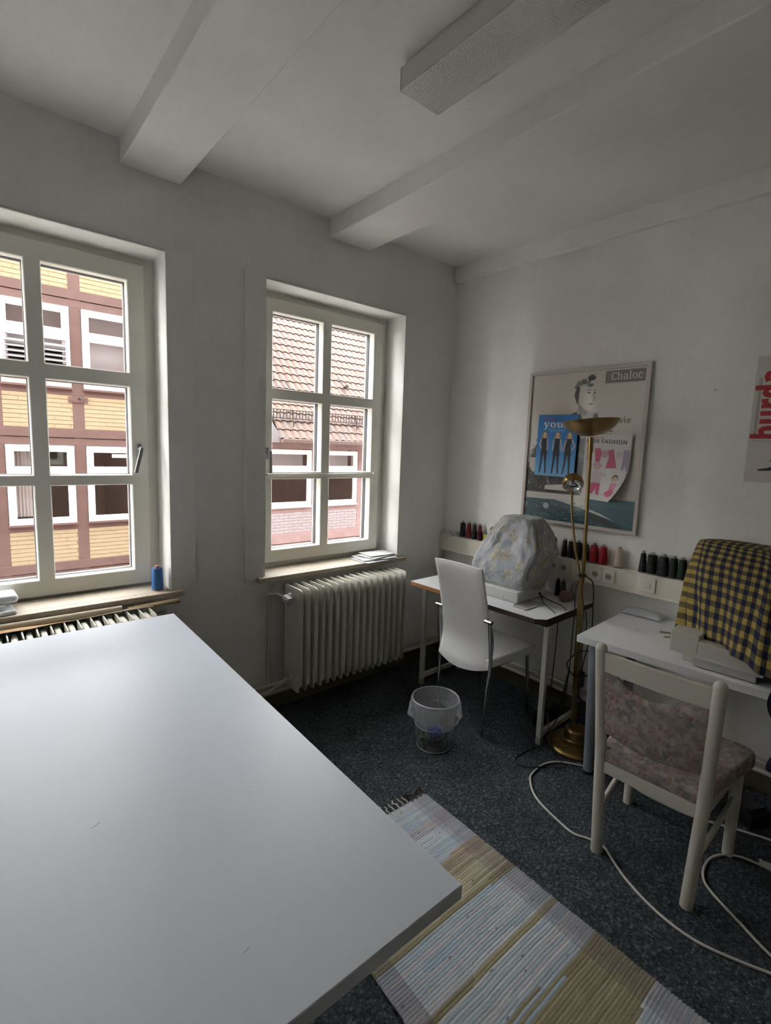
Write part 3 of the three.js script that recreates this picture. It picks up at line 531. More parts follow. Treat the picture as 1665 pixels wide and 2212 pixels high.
{ // cable trunking with sockets, used as a thread shelf
  const t = thing('cable_trunking', 'cream plastic cable trunking with sockets along the poster wall', 'trunking', [0, 0, 0], TH);
  obj('channel', [bx(-0.058, 0, 0.866, 0.982, 0.004, 3.4, 0.002), bx(-0.061, 0, 0.978, 0.987, 0.004, 3.4, 0.002), bx(-0.0605, -0.001, 0.861, 0.868, 0.004, 3.4, 0.002)], creamPl, t);
  obj('end_post', bx(-0.056, -0.012, 0.80, 0.868, 0.004, 0.03, 0.003), creamPl, t);
  const white = M([0.86, 0.83, 0.74], 0.35), dark = M([0.03, 0.03, 0.03], 0.6);
  for (const z of [0.996, 1.07, 1.272, 1.352]) {
    const p = obj('socket', [bx(-0.068, -0.058, 0.892, 0.968, z - 0.0375, z + 0.0375, 0.003), bx(-0.0705, -0.066, 0.899, 0.961, z - 0.031, z + 0.031, 0.003)], white, t);
    obj('socket_well', [new THREE.TorusGeometry(0.0205, 0.0025, 8, 28).rotateY(Math.PI / 2).translate(-0.0705, 0.93, z)], white, p);
    obj('recess_shade', new THREE.CylinderGeometry(0.0195, 0.0195, 0.001, 24).rotateZ(Math.PI / 2).translate(-0.0708, 0.93, z), M([0.38, 0.36, 0.31], 0.5), p);  // disc in darkened cream, shade of the round recess painted as colour
    for (const d of [-0.0095, 0.0095]) obj('pin_hole', new THREE.CylinderGeometry(0.003, 0.003, 0.001, 10).rotateZ(Math.PI / 2).translate(-0.0715, 0.93, z + d), dark, p);
  }
  const sw = obj('outlet_plate', bx(-0.068, -0.058, 0.886, 0.968, 1.528, 1.614, 0.003), white, t);
  obj('jack', bx(-0.072, -0.067, 0.914, 0.936, 1.552, 1.588, 0.002), white, sw);
}
// printed matter
const txt = (x, s, px, py, size, color, font = 'bold {}px sans-serif', sx = 1) => { x.save(); x.translate(px, py); x.scale(sx, 1); x.fillStyle = color; x.font = font.replace('{}', size); x.fillText(s, 0, 0); x.restore(); };
const blob = (x, pts, color) => { x.fillStyle = color; x.beginPath(); x.moveTo(pts[0][0], pts[0][1]); for (let i = 1; i < pts.length; i++) { const a = pts[i], b = pts[(i + 1) % pts.length]; x.quadraticCurveTo(a[0], a[1], (a[0] + b[0]) / 2, (a[1] + b[1]) / 2); } x.closePath(); x.fill(); };
const flat = (x, pts, color) => { x.fillStyle = color; x.beginPath(); pts.forEach((p, i) => i ? x.lineTo(p[0], p[1]) : x.moveTo(p[0], p[1])); x.closePath(); x.fill(); };
const ell = (x, cx, cy, rx, ry, rot, color) => { x.fillStyle = color; x.beginPath(); x.ellipse(cx, cy, rx, ry, rot, 0, 6.2832); x.fill(); };
function drawPoster(x, w, h) {                                        // 760 x 978
  x.fillStyle = '#d5cfc6'; x.fillRect(0, 0, w, h);
  // jacket
  flat(x, [[210, 300], [300, 268], [350, 250], [400, 300], [470, 262], [500, 330], [560, 480], [600, 690], [575, 770], [10, 770], [4, 640], [20, 560], [60, 470], [110, 390]], '#343538');
  for (let i = 0; i < 900; i++) { const py = rr(290, 768), px = rr(Math.max(8, 150 - (py - 290) * 0.7), 575); x.strokeStyle = ['#121316', '#6f7072', '#1f2023', '#9b9b9a', '#4b4c50', '#17181b'][Math.floor(rnd() * 6)]; x.lineWidth = rr(1.5, 5); x.beginPath(); x.moveTo(px, py); x.quadraticCurveTo(px + rr(-20, 20), py + rr(5, 30), px + rr(-26, 26), py + rr(14, 44)); x.stroke(); }
  flat(x, [[150, 740], [330, 720], [350, 800], [140, 800]], '#cfc9c0');
  // shirt, neck and face
  flat(x, [[322, 280], [400, 265], [450, 330], [430, 420], [350, 420]], '#b9b4ac'); flat(x, [[318, 285], [350, 275], [370, 420], [330, 420]], '#2a2b2d');
  blob(x, [[345, 200], [420, 190], [445, 240], [455, 320], [380, 330], [335, 290]], '#bdb7ae');
  blob(x, [[320, 150], [330, 95], [390, 70], [440, 90], [452, 130], [460, 175], [446, 205], [440, 240], [415, 255], [370, 228], [330, 205]], '#cdc6bd');
  blob(x, [[345, 200], [375, 232], [415, 256], [400, 290], [350, 250]], '#8d8883');
  ell(x, 408, 138, 11, 6, 0.05, '#2a2a2c'); ell(x, 446, 140, 6, 5, 0, '#2a2a2c'); x.strokeStyle = '#4a4744'; x.lineWidth = 4; x.beginPath(); x.moveTo(392, 122); x.quadraticCurveTo(408, 114, 424, 122); x.moveTo(438, 124); x.lineTo(454, 122); x.stroke();
  x.lineWidth = 3; x.beginPath(); x.moveTo(438, 150); x.lineTo(447, 182); x.lineTo(436, 186); x.stroke(); ell(x, 427, 208, 14, 5, -0.1, '#6c625c'); ell(x, 336, 168, 12, 20, 0.2, '#a8a198');
  // hair
  for (let i = 0; i < 150; i++) { const a = rr(-2.9, -0.4), r = rr(40, 66), px = 372 + Math.cos(a) * r * 0.8, py = 120 + Math.sin(a) * r * 0.85; x.strokeStyle = ['#222325', '#55524e', '#8e8880', '#36373a', '#bdb6ac'][Math.floor(rnd() * 5)]; x.lineWidth = rr(2, 6); x.beginPath(); x.moveTo(px, py); x.lineTo(px + Math.cos(a) * rr(8, 26) + rr(-6, 6), py + Math.sin(a) * rr(6, 24)); x.stroke(); }
  blob(x, [[312, 150], [320, 105], [350, 90], [340, 160], [345, 215], [330, 200]], '#2c2d30'); blob(x, [[395, 40], [420, 20], [450, 45], [440, 62], [400, 66]], '#232427');
  // hand at the left edge
  blob(x, [[20, 560], [60, 545], [85, 600], [60, 660], [35, 650], [15, 610]], '#b9b4ab');
  // name block, second line
  x.fillStyle = '#7d756c'; x.fillRect(508, 14, 236, 74); txt(x, 'Chaloc', 540, 70, 60, '#e8e2d8', '{}px serif', 0.98); txt(x, '’', 704, 60, 34, '#e8e2d8', '{}px serif');
  txt(x, 'vie', 610, 330, 50, '#6d6862', 'bold {}px sans-serif', 1.05); 
  // bar and the cloth photograph below
  x.fillStyle = '#35332f'; x.fillRect(0, 768, 400, 22); x.fillStyle = '#c9c6bf'; x.fillRect(0, 790, w, h);
  flat(x, [[0, 836], [230, 832], [420, 872], [600, 920], [760, 960], [760, 978], [0, 978]], '#335159'); flat(x, [[470, 800], [760, 796], [760, 960], [640, 930], [540, 890], [470, 870]], '#3d606c');
  flat(x, [[470, 800], [760, 796], [760, 850], [470, 846]], '#46707d');
  for (let i = 0; i < 620; i++) { const px = rr(0, 700), py = rr(840, 975); if (px > 420 && py < 880 + (px - 420) * 0.28) continue; x.strokeStyle = ['#213a41', '#4d7078', '#7ea0a5', '#1b2f36', '#bfd3d3'][Math.floor(rnd() * 5)]; x.globalAlpha = 0.6; x.lineWidth = rr(1, 3); x.beginPath(); x.moveTo(px, py); x.lineTo(px + rr(-40, 40), py + rr(-14, 20)); x.stroke(); } x.globalAlpha = 1;
  flat(x, [[420, 876], [560, 914], [700, 965], [640, 978], [500, 940]], '#1d2f36');
  ell(x, 168, 880, 24, 22, 0, '#8fa5a8'); ell(x, 164, 876, 19, 17, 0, '#a9bbbc'); ell(x, 4, 884, 20, 24, 0, '#8fa5a8');
}
function drawYoung(x, w, h) {                                         // 276 x 385 -> 480 x 670
  for (let i = 0; i < h; i++) { const k = i / h; x.fillStyle = `rgb(${Math.round(30 + 95 * k * k)},${Math.round(124 + 55 * k * k)},${Math.round(196 + 24 * k)})`; x.fillRect(0, i, w, 1); }
  txt(x, 'burda', 66, 62, 40, '#b23a6c', 'bold {}px sans-serif', 1.35); txt(x, 'young', 66, 140, 104, '#e6e9ee', 'bold {}px serif', 1.28); txt(x, 'fashion', 130, 182, 42, '#8ec0e8', '{}px sans-serif', 1.5);
  const woman = (cx, lean, arms) => {
    ell(x, cx, 214, 30, 30, 0, '#a58a5e'); ell(x, cx - 24, 234, 11, 26, 0.2, '#b39a6c'); ell(x, cx + 25, 234, 11, 26, -0.2, '#b39a6c'); ell(x, cx + 1, 216, 16, 22, 0, '#ecd3c2'); ell(x, cx - 6, 213, 3, 2, 0, '#55433a'); ell(x, cx + 8, 213, 3, 2, 0, '#55433a'); ell(x, cx + 1, 228, 5, 2, 0, '#a0524d');
    flat(x, [[cx - 10, 232], [cx + 10, 232], [cx + 34, 262], [cx - 34, 262]], '#e0bfa9');
    flat(x, [[cx - 34, 258], [cx + 34, 258], [cx + 28 + lean, 340], [cx + 46 + lean, 440], [cx - 40 + lean, 440], [cx - 26 + lean, 340]], '#181a26');
    flat(x, [[cx - 34 + lean, 438], [cx - 4 + lean, 438], [cx - 14 + lean, 540], [cx - 26 + lean * 1.5, 632], [cx - 44 + lean * 1.5, 650], [cx - 38 + lean, 540]], '#20222f');
    flat(x, [[cx + 4 + lean, 438], [cx + 40 + lean, 438], [cx + 40 + lean, 540], [cx + 46 + lean * 1.2, 628], [cx + 30 + lean * 1.2, 650], [cx + 18 + lean, 540]], '#20222f');
    x.strokeStyle = '#dfc0ab'; x.lineWidth = 13; x.lineJoin = 'round';
    for (const [a, b, c, d] of arms) { x.beginPath(); x.moveTo(cx + a, 264); x.lineTo(cx + a + b, 264 + c); x.lineTo(cx + a + b + d, 264 + c * 1.75); x.stroke(); }
  };
  woman(92, 2, [[-34, -22, 62, 24], [34, 10, 70, -4]]); woman(250, -2, [[-36, -12, 70, 4], [36, 18, 74, 6]]); woman(392, -10, [[-32, -20, 70, -6], [34, 34, 66, -30]]);
}
function drawKids(x, w, h) {                                          // 273 x 400 -> 480 x 700
  x.fillStyle = '#dcd8d6'; x.fillRect(0, 0, w, h);
  txt(x, 'burda', 96, 40, 22, '#b5615c', 'bold {}px sans-serif', 1.6); txt(x, 'KIDS FASHION', 16, 92, 58, '#34365a', 'bold {}px sans-serif', 1.06);
  const g = ['#cf5d86', '#c9819f', '#b99fb4', '#d98aa8', '#a89bb0'];
  flat(x, [[20, 150], [70, 145], [84, 200], [70, 290], [20, 290]], '#c9b6c2'); flat(x, [[110, 150], [170, 145], [190, 190], [170, 300], [210, 330], [130, 330]], g[0]); ell(x, 222, 200, 34, 44, 0, '#c9a4b4');
  flat(x, [[250, 160], [310, 150], [322, 220], [352, 340], [236, 350], [264, 240]], g[0]); flat(x, [[330, 180], [372, 160], [400, 200], [390, 232], [340, 226]], '#cfc6cc'); flat(x, [[410, 150], [470, 150], [474, 350], [448, 360], [440, 300], [424, 360], [400, 350]], g[4]);
  // toddler and baby
  ell(x, 150, 330, 44, 42, 0, '#c5abc0'); ell(x, 152, 352, 30, 28, 0, '#d9b6ac'); flat(x, [[110, 386], [196, 386], [204, 470], [196, 520], [110, 520]], '#d3c4cf'); flat(x, [[196, 400], [250, 414], [262, 440], [200, 440]], '#d0bac5'); flat(x, [[104, 515], [200, 515], [196, 640], [156, 640], [150, 570], [118, 640], [60, 620]], g[0]);
  ell(x, 366, 448, 36, 38, 0, '#5d4a44'); ell(x, 368, 460, 29, 31, 0, '#dcb9ac'); flat(x, [[330, 500], [410, 500], [416, 570], [320, 570]], g[3]); blob(x, [[270, 620], [330, 560], [410, 570], [430, 620], [390, 650], [300, 650]], g[0]); ell(x, 262, 636, 40, 12, 0.05, '#d8c8c6');
  ell(x, 356, 456, 3, 3, 0, '#3a2d2a'); ell(x, 380, 456, 3, 3, 0, '#3a2d2a'); ell(x, 140, 350, 3, 3, 0, '#3a2d2a'); ell(x, 164, 350, 3, 3, 0, '#3a2d2a');
}
function drawBurda(x, w, h) {                                         // 0.5 x 0.605 m -> 620 x 750
  x.fillStyle = '#cfc9c2'; x.fillRect(0, 0, w, h);
  x.fillStyle = '#a8a197'; x.fillRect(20, 130, 16, 360);
  x.save(); x.translate(150, 496); x.rotate(-Math.PI / 2); x.scale(0.78, 1); x.fillStyle = '#b3202f'; x.font = 'bold 187px sans-serif'; x.lineWidth = 7; x.strokeStyle = '#b3202f'; x.strokeText('burda', 0, 0); x.fillText('burda', 0, 0); x.restore();
  x.strokeStyle = '#7b756d'; x.lineWidth = 2; x.beginPath(); x.moveTo(24, 502); x.lineTo(150, 502); x.stroke();
  flat(x, [[220, 120], [340, 110], [400, 400], [430, 640], [120, 622], [170, 480]], '#14161f'); flat(x, [[150, 625], [185, 628], [170, 670], [140, 668]], '#c8b0a4'); flat(x, [[62, 672], [110, 662], [160, 640], [180, 650], [140, 676], [70, 680]], '#191a20'); ell(x, 290, 70, 40, 48, 0, '#c9ab9b');
}
{ // framed poster
  const t = thing('framed_poster', 'large framed fashion poster of a figure in a dark jacket, hung above the thread shelf', 'poster', [0, 0, 0], TH);
  const z0 = 0.702, z1 = 1.464, y0 = 1.191, y1 = 2.165;
  const s = poly([[z0, y0], [z1, y0], [z1, y1], [z0, y1]]); s.holes.push(rectHole(z0 + 0.017, z1 - 0.017, y0 + 0.017, y1 - 0.017));
  obj('frame', extrude(s, 0.022, 0.002).rotateY(-Math.PI / 2).translate(-0.001, 0, 0), M([0.6, 0.53, 0.5], 0.45), t);
  const g = new THREE.PlaneGeometry(z1 - z0 - 0.03, y1 - y0 - 0.03).rotateY(-Math.PI / 2).translate(-0.012, (y0 + y1) / 2, (z0 + z1) / 2);
  obj('print', g, M(0xffffff, 0.35, { map: canvasTex(760, 978, drawPoster), clearcoat: 0.3, clearcoatRoughness: 0.1 }), t);
  obj('backing', bx(-0.011, -0.002, y0 + 0.012, y1 - 0.012, z0 + 0.012, z1 - 0.012, 0), M([0.3, 0.22, 0.15], 0.9), t);
}
// two magazine posters stuck on the glass, one poster on the wall
function sheet(name, label, draw, cw, ch, fn, th = 0.0008) {
  const nu = 16, nv = 20, tex = canvasTex(cw, ch, draw);
  const front = smoothGrid(nu, nv, (u, v) => [...E(...fn(u, v)).toArray(), u, v]);
  const back = smoothGrid(nu, nv, (u, v) => { const p = fn(u, v); return E(p[0] + th, p[1], p[2]).toArray(); });
  const t = thing(name, label, 'poster');
  obj('print', front, M(0xffffff, 0.45, { map: tex }), t); obj('backing', back, paperW, t);
}
sheet('magazine_poster', 'blue poster of three women in short black dresses, stuck on the framed poster', drawYoung, 480, 670, (u, v) => [-0.0295, 1.5 + 0.392 * v - 0.005 * u, 0.787 + 0.277 * u + 0.005 * v]);
sheet('magazine_poster', 'white poster of pink baby clothes with curling corner, stuck on the framed poster', drawKids, 480, 700, (u, v) => { const k = Math.pow(Math.max(0, u - 0.3) / 0.7, 1.6) * Math.pow(Math.max(0, 0.62 - v) / 0.62, 1.8); return [-0.0295 - 0.075 * k, 1.375 + 0.395 * v - 0.012 * u + 0.01 * k, 1.122 + 0.277 * u - 0.075 * k]; });
sheet('wall_poster', 'white wall poster with red lettering turned on its side', drawBurda, 620, 750, (u, v) => [-0.0025, 1.536 + 0.606 * v, 1.944 + 0.5 * u]);
{ const n = thing('wall_nail', 'small grey nail in the wall right of the framed poster', 'nail'); obj('shank', cyl(E(0, 1.995, 1.78), E(-0.012, 1.99, 1.78), 0.0025), steel, n); obj('head', cyl(E(-0.012, 1.99, 1.78), E(-0.014, 1.99, 1.78), 0.005), steel, n); }

// ================================================================ thread cones
const coreMat = M([0.32, 0.32, 0.33], 0.5), whiteCore = M([0.6, 0.6, 0.6], 0.5);
function cone(p, h, r, color, label, o = {}) {
  const t = thing('thread_cone', label, 'thread cone', p, 0, o.group ?? 'thread cones on the cable trunking');
  const thr = dataTex(8, 64, (u, v) => { const k = 0.8 + 0.2 * Math.abs(Math.sin(v * 32 * Math.PI)); return [255 * k]; }, false);
  obj('core', lathe([[0, 0], [r * 0.98, 0], [r * 0.98, 0.006], [r * 0.5, 0.01], [r * 0.42, h - 0.006], [r * 0.40, h], [r * 0.2, h], [0, h - 0.01]], 24), o.core ?? coreMat, t);
  const rt = o.rt ?? 0.62;
  obj('thread', lathe([[r * 0.5, 0.006], [r * 0.96, 0.006], [r, 0.011], [r * rt * 1.04, h - 0.02], [r * rt * 0.95, h - 0.014], [r * 0.42, h - 0.012]], 28), M(color, 0.7, { bumpMap: cone.b, bumpScale: 0.0012, sheen: 0.3 }), t);
  if (o.tag) obj('paper_label', new THREE.CylinderGeometry(r * 0.87, r * 0.975, h * 0.45, 10, 1, true, -2.6, 1.3).translate(0, h * 0.42, 0), M([0.55, 0.5, 0.47], 0.7), t);
  return t;
}
cone.b = dataTex(8, 128, (u, v) => [255 * Math.abs(Math.sin(v * 40 * Math.PI))], false);
const K = [0.012, 0.012, 0.014], BR = [0.03, 0.014, 0.011], RED = [0.36, 0.008, 0.02];
for (const [z, h, r, c, l, o] of [
  [0.209, 0.123, 0.0205, K, 'black thread cone with printed paper label beside the white folded tape', { tag: 1, rt: 0.85 }],
  [0.270, 0.123, 0.021, [0.25, 0.008, 0.016], 'crimson thread cone between black and charcoal cones'],
  [0.321, 0.124, 0.0215, [0.028, 0.028, 0.034], 'charcoal thread cone between crimson and maroon cones'],
  [0.373, 0.124, 0.0215, [0.105, 0.008, 0.018], 'maroon thread cone next to the charcoal cone'],
  [0.478, 0.118, 0.02, [0.13, 0.012, 0.014], 'dark red thread cone half hidden by the machine cover'],
  [0.975, 0.122, 0.0185, K, 'black thread cone standing alone right of the machine cover'],
  [1.046, 0.122, 0.0185, BR, 'slim dark brown thread cone left of its twin', { core: whiteCore }],
  [1.085, 0.122, 0.0185, BR, 'slim dark brown thread cone right of its twin', { core: whiteCore }],
  [1.135, 0.122, 0.025, [0.035, 0.02, 0.017], 'stout dark brown thread cone behind the lamp arm', { rt: 0.85 }],
  [1.183, 0.118, 0.0225, [0.06, 0.045, 0.042], 'dull grey brown thread cone behind the lamp pole', { rt: 0.8 }],
  [1.238, 0.122, 0.027, RED, 'bright red thread cone just right of the lamp pole', { rt: 0.72 }],
  [1.295, 0.122, 0.0265, RED, 'bright red thread cone on the side away from the lamp', { rt: 0.68 }],
  [1.390, 0.124, 0.0255, [0.56, 0.45, 0.35], 'cream thread cone standing alone between red and black cones', { rt: 0.7 }],
  [1.524, 0.124, 0.021, K, 'slim black thread cone at the end of the dark row near the cream cone'],
  [1.572, 0.124, 0.0255, [0.014, 0.013, 0.016], 'black thread cone with brown and white paper label', { tag: 1, rt: 0.86 }],
  [1.632, 0.124, 0.030, [0.013, 0.016, 0.016], 'stout black thread cone, the widest of the dark row', { rt: 0.72 }],
  [1.684, 0.124, 0.0235, [0.013, 0.015, 0.014], 'black thread cone between the stout one and the dark green one', { rt: 0.7 }],
  [1.727, 0.124, 0.0235, [0.008, 0.022, 0.016], 'very dark green thread cone in the dark row', { rt: 0.75 }],
  [1.773, 0.124, 0.0235, [0.03, 0.03, 0.034], 'dark grey thread cone at the end of the dark row near the checked cloth', { rt: 0.72 }],
  [1.818, 0.124, 0.0235, [0.55, 0.47, 0.37], 'cream thread cone half hidden by the checked cloth', { rt: 0.7 }],
]) cone(Ea(-0.033, 0.9875, z), h, r, c, l, o);
{ const t = thing('thread_spool', 'small neon yellow thread spool on the trunking behind the machine cover', 'thread spool', Ea(-0.033, 0.9875, 0.424)); obj('thread', lathe([[0, 0], [0.016, 0], [0.0165, 0.004], [0.0165, 0.046], [0.016, 0.05], [0, 0.05]], 20), M([0.55, 0.6, 0.03], 0.7, { bumpMap: cone.b, bumpScale: 0.001 }), t); obj('core', cyl(V(0, 0.05, 0), V(0, 0.055, 0), 0.006), whiteCore, t); }
{ const t = thing('folded_tape', 'bundle of white folded tape lying at the corner end of the trunking', 'tape', Ea(-0.032, 0.9875, 0.09), TH);
  for (const [y, a, w] of [[0.003, 0.0, 0.16], [0.009, 0.02, 0.15], [0.015, -0.03, 0.155], [0.021, 0.03, 0.14], [0.027, -0.02, 0.13]]) obj('fold', clean(new RoundedBoxGeometry(0.035, 0.005, w, 2, 0.0024)).rotateY(a).translate(rr(-0.003, 0.003), y, 0), paperW, t);
  obj('string', tube([[-0.02, 0.03, 0.02], [-0.022, 0.015, 0.03], [-0.022, 0.0, 0.05], [-0.02, 0.012, 0.065], [0, 0.03, 0.06]], 0.0012, 30, 6), blackPl, t); }
{ const t = cone([-2.162, 0.852, -0.035], 0.132, 0.0295, [0.05, 0.19, 0.5], 'large blue thread cone on the window sill', { rt: 0.86, core: M([0.55, 0.25, 0.2], 0.6), group: 'thread cones on sill and desk' }); t.userData.group = undefined; delete t.userData.group; }

// ================================================================ on the left desk
const Y1 = 0.755;
for (const [x, z, h, r, c, l, o] of [
  [-0.177, 0.985, 0.1, 0.0185, [0.62, 0.62, 0.63], 'white thread cone at the foot of the machine cover', { core: whiteCore }],
  [-0.096, 1.075, 0.118, 0.0175, K, 'black thread cone on the desk behind the pink lump', {}],
  [-0.106, 1.118, 0.118, 0.0205, [0.12, 0.12, 0.14], 'grey thread cone on the desk beside the black one', {}],
  [-0.096, 1.178, 0.112, 0.019, [0.26, 0.25, 0.25], 'pale grey thread cone on the desk behind the lamp', {}],
  [-0.10, 1.236, 0.115, 0.0215, [0.5, 0.42, 0.33], 'cream thread cone at the back corner of the desk', { core: whiteCore }],
]) cone([x, Y1, z], h, r, c, l, { ...o, group: 'thread cones on the desk' });
{ const g = new THREE.IcosahedronGeometry(1, 3), p = g.attributes.position; for (let i = 0; i < p.count; i++) { const v = V(p.getX(i), p.getY(i), p.getZ(i)), k = 0.86 + 0.3 * fbm(v.x * 1.3 + 5, v.y * 1.3 + v.z, 32, 3); p.setXYZ(i, v.x * 0.05 * k, Math.max(-0.028, v.y * 0.036 * k), v.z * 0.034 * k); } g.computeVertexNormals();
  const o = obj('pin_cushion', g.translate(-0.155, Y1 + 0.028, 1.165), M([0.22, 0.14, 0.125], 0.85)); tag(o, 'lumpy dull pink pin cushion on the desk by the lamp', 'pin cushion'); }
tag(obj('wooden_disc', lathe([[0, 0], [0.02, 0], [0.0215, 0.003], [0.02, 0.006], [0, 0.0065]], 24).translate(-0.214, Y1, 1.03), M([0.5, 0.42, 0.3], 0.7)), 'small pale wooden disc beside the machine', 'disc');
{ const t = thing('table_extension', 'flat grey metal wire plate lying against the machine foot', 'plate', [-0.43, Y1, 1.085], TH); const s = new THREE.Shape(); s.moveTo(-0.075, -0.05); s.lineTo(0.075, -0.05); s.quadraticCurveTo(0.09, -0.05, 0.09, -0.035); s.lineTo(0.09, 0.03); s.quadraticCurveTo(0.09, 0.045, 0.07, 0.045); s.lineTo(-0.07, 0.045); s.quadraticCurveTo(-0.09, 0.045, -0.09, 0.03); s.lineTo(-0.09, -0.03); s.quadraticCurveTo(-0.09, -0.05, -0.075, -0.05);
  obj('plate', extrude(s, 0.002, 0.001).rotateX(-Math.PI / 2).translate(0, 0.0015, 0), M([0.3, 0.3, 0.31], 0.35), t); obj('rim', new THREE.TubeGeometry(new THREE.CatmullRomCurve3(s.getPoints(6).map((q) => V(q.x, 0.006, -q.y)), true), 90, 0.003, 6, true), whitePaint, t); }
{ // machine under the floral cover
  const t = thing('sewing_machine', 'white sewing machine whose base shows below the floral cover', 'sewing machine', [0, 0, 0], TH);
  const wm = M([0.66, 0.66, 0.64], 0.35);
  obj('base', [bx(-0.505, -0.2, Y1 + 0.006, Y1 + 0.072, 0.74, 1.03, 0.008), bx(-0.5, -0.205, Y1, Y1 + 0.008, 0.75, 1.02, 0.002)], wm, t);
  obj('bed', bx(-0.44, -0.22, Y1 + 0.07, Y1 + 0.1, 0.68, 1.02, 0.006), wm, t);
  obj('column', bx(-0.40, -0.24, Y1 + 0.1, Y1 + 0.38, 0.86, 0.98, 0.02), wm, t);
  obj('thread_stand', cyl(V(-0.28, Y1 + 0.3, 0.92), V(-0.28, Y1 + 0.455, 0.92), 0.006), wm, t);
  obj('looper', bx(-0.47, -0.42, Y1 + 0.01, Y1 + 0.06, 0.685, 0.735, 0.004), blackPl, t);
  obj('latch', bx(-0.509, -0.503, Y1 + 0.008, Y1 + 0.03, 0.905, 0.93, 0.002), wm, t);
  const floral = canvasTex(1024, 512, (x, w, h) => {
    x.fillStyle = '#b2b3b8'; x.fillRect(0, 0, w, h);
    const wrap = (cx, cy, f) => { for (const dx of [0, w, -w]) { x.save(); x.translate(cx + dx, cy); f(); x.restore(); } };
    for (let i = 0; i < 300; i++) { const c = ['#8a919d', '#c9cbd0', '#9aa0aa', '#d6d5d3', '#757d8a'][Math.floor(rnd() * 5)], r = rr(18, 60), q = rr(0.35, 0.8), a = rnd() * 6.28; wrap(rnd() * w, rnd() * h, () => { x.globalAlpha = 0.45; ell(x, 0, 0, r * 0.7, r * 0.7 * q, a, c); }); }
    for (let i = 0; i < 60; i++) { const a0 = rnd() * 6.28, r = rr(14, 34); wrap(rnd() * w, rnd() * h, () => { x.globalAlpha = 0.75; x.rotate(a0); ell(x, 0, 0, r, r * 0.38, 0, '#d0ccc4'); ell(x, r * 0.5, r * 0.2, r * 0.7, r * 0.25, 0.6, '#b5b1a9'); }); }
    for (let i = 0; i < 46; i++) { const cx = rnd() * w, cy = rnd() * h; for (let k = 0; k < 22; k++) { const dx = rr(-34, 34), dy = rr(-26, 26), c = ['#b49c64', '#c2a86f', '#98926a', '#d2c293', '#979a7e'][k % 5]; wrap(cx + dx, cy + dy, () => { x.globalAlpha = 0.85; ell(x, 0, 0, rr(3, 7), rr(3, 6), 0, c); }); } }
    x.globalAlpha = 1;
  });
  floral.wrapS = THREE.RepeatWrapping;
  const fab = M(0xffffff, 0.55, { map: floral, sheen: 0.4, sheenRoughness: 0.4, bumpMap: rep(carpetBump, 3, 1.5), bumpScale: 0.001 });
  const c = thing('dust_cover', 'grey floral quilted dust cover pulled over the left sewing machine', 'dust cover', [0, 0, 0], TH);
  // rings: y, cx, cz, ax, az
  const R = [[0.80, -0.32, 0.825, 0.15, 0.195], [0.83, -0.315, 0.83, 0.16, 0.21], [0.91, -0.31, 0.848, 0.163, 0.222], [1.0, -0.30, 0.87, 0.157, 0.218], [1.08, -0.295, 0.884, 0.143, 0.194], [1.15, -0.29, 0.89, 0.128, 0.162], [1.205, -0.29, 0.892, 0.113, 0.134], [1.237, -0.29, 0.892, 0.1, 0.115], [1.247, -0.29, 0.892, 0.08, 0.095], [1.247, -0.29, 0.892, 0.0, 0.0]];
  const ring = (v) => { const k = v * (R.length - 1), i = Math.min(R.length - 2, Math.floor(k)), f = k - i, s = f; return R[i].map((a, j) => { const p0 = R[Math.max(0, i - 1)][j], p1 = a, p2 = R[i + 1][j], p3 = R[Math.min(R.length - 1, i + 2)][j]; return p1 + 0.5 * s * (p2 - p0 + s * (2 * p0 - 5 * p1 + 4 * p2 - p3 + s * (3 * (p1 - p2) + p3 - p0))); }); };
  const g = smoothGrid(144, 64, (u, v) => {
    const [y, cx, cz, ax, az] = ring(v), a = u * Math.PI * 2, ca = Math.cos(a), sa = Math.sin(a), e = 0.62;
    let X = Math.sign(ca) * Math.pow(Math.abs(ca), e), Z = Math.sign(sa) * Math.pow(Math.abs(sa), e);
    const w = Math.sin(Math.PI * Math.min(1, v * 1.25)), tri = (q) => Math.abs(((q / 6.2832) % 1 + 1) % 1 - 0.5) * 4 - 1, wob = 3 * fbm(u * 6, v * 4, 6, 2), fold = (0.1 * tri(a * 4 + 1.3 + wob) + 0.065 * tri(a * 7 + 0.4 - v * 3 + wob * 1.6) + 0.02 * tri(a * 13 + v * 5)) * (0.3 + 0.7 * w) + 0.11 * (fbm(u * 12, v * 7, 12, 3) - 0.5);
    const k = 1 + fold;
    // puffed crumple low on the right, hem rising to the left
    const puff = 0.05 * Math.exp(-Math.pow((a - 1.9) / 0.5, 2)) * Math.exp(-Math.pow((v - 0.27) / 0.14, 2));
    const hem = (1 - v) * 0.045 * Math.max(0, Math.cos(a - 4.0));
    const fy = 0.012 * (fbm(u * 16 + 3, v * 10, 16, 3) - 0.5) + hem * Math.pow(1 - v, 2);
    return [cx + ax * X * k - puff * 0.9, y + fy, cz + az * Z * k + puff * 0.25, u * 2, v];
  }, true);
  obj('fabric', g, fab, c);
  const hem = []; for (let i = 0; i <= 90; i++) { const a = Math.PI * (0.55 + 0.85 * i / 90), e = 0.62, [y, cx, cz, ax, az] = R[0], ca = Math.cos(a), sa = Math.sin(a); hem.push(V(cx + ax * Math.sign(ca) * Math.pow(Math.abs(ca), e) * 1.02 - 0.004, y + 0.03 * Math.max(0, Math.cos(a - 4.0)) + 0.003, cz + az * Math.sign(sa) * Math.pow(Math.abs(sa), e) * 1.02)); }
  obj('stitched_hem', tube(hem, 0.0045, 180, 6), M([0.55, 0.54, 0.5], 0.9), c);
}
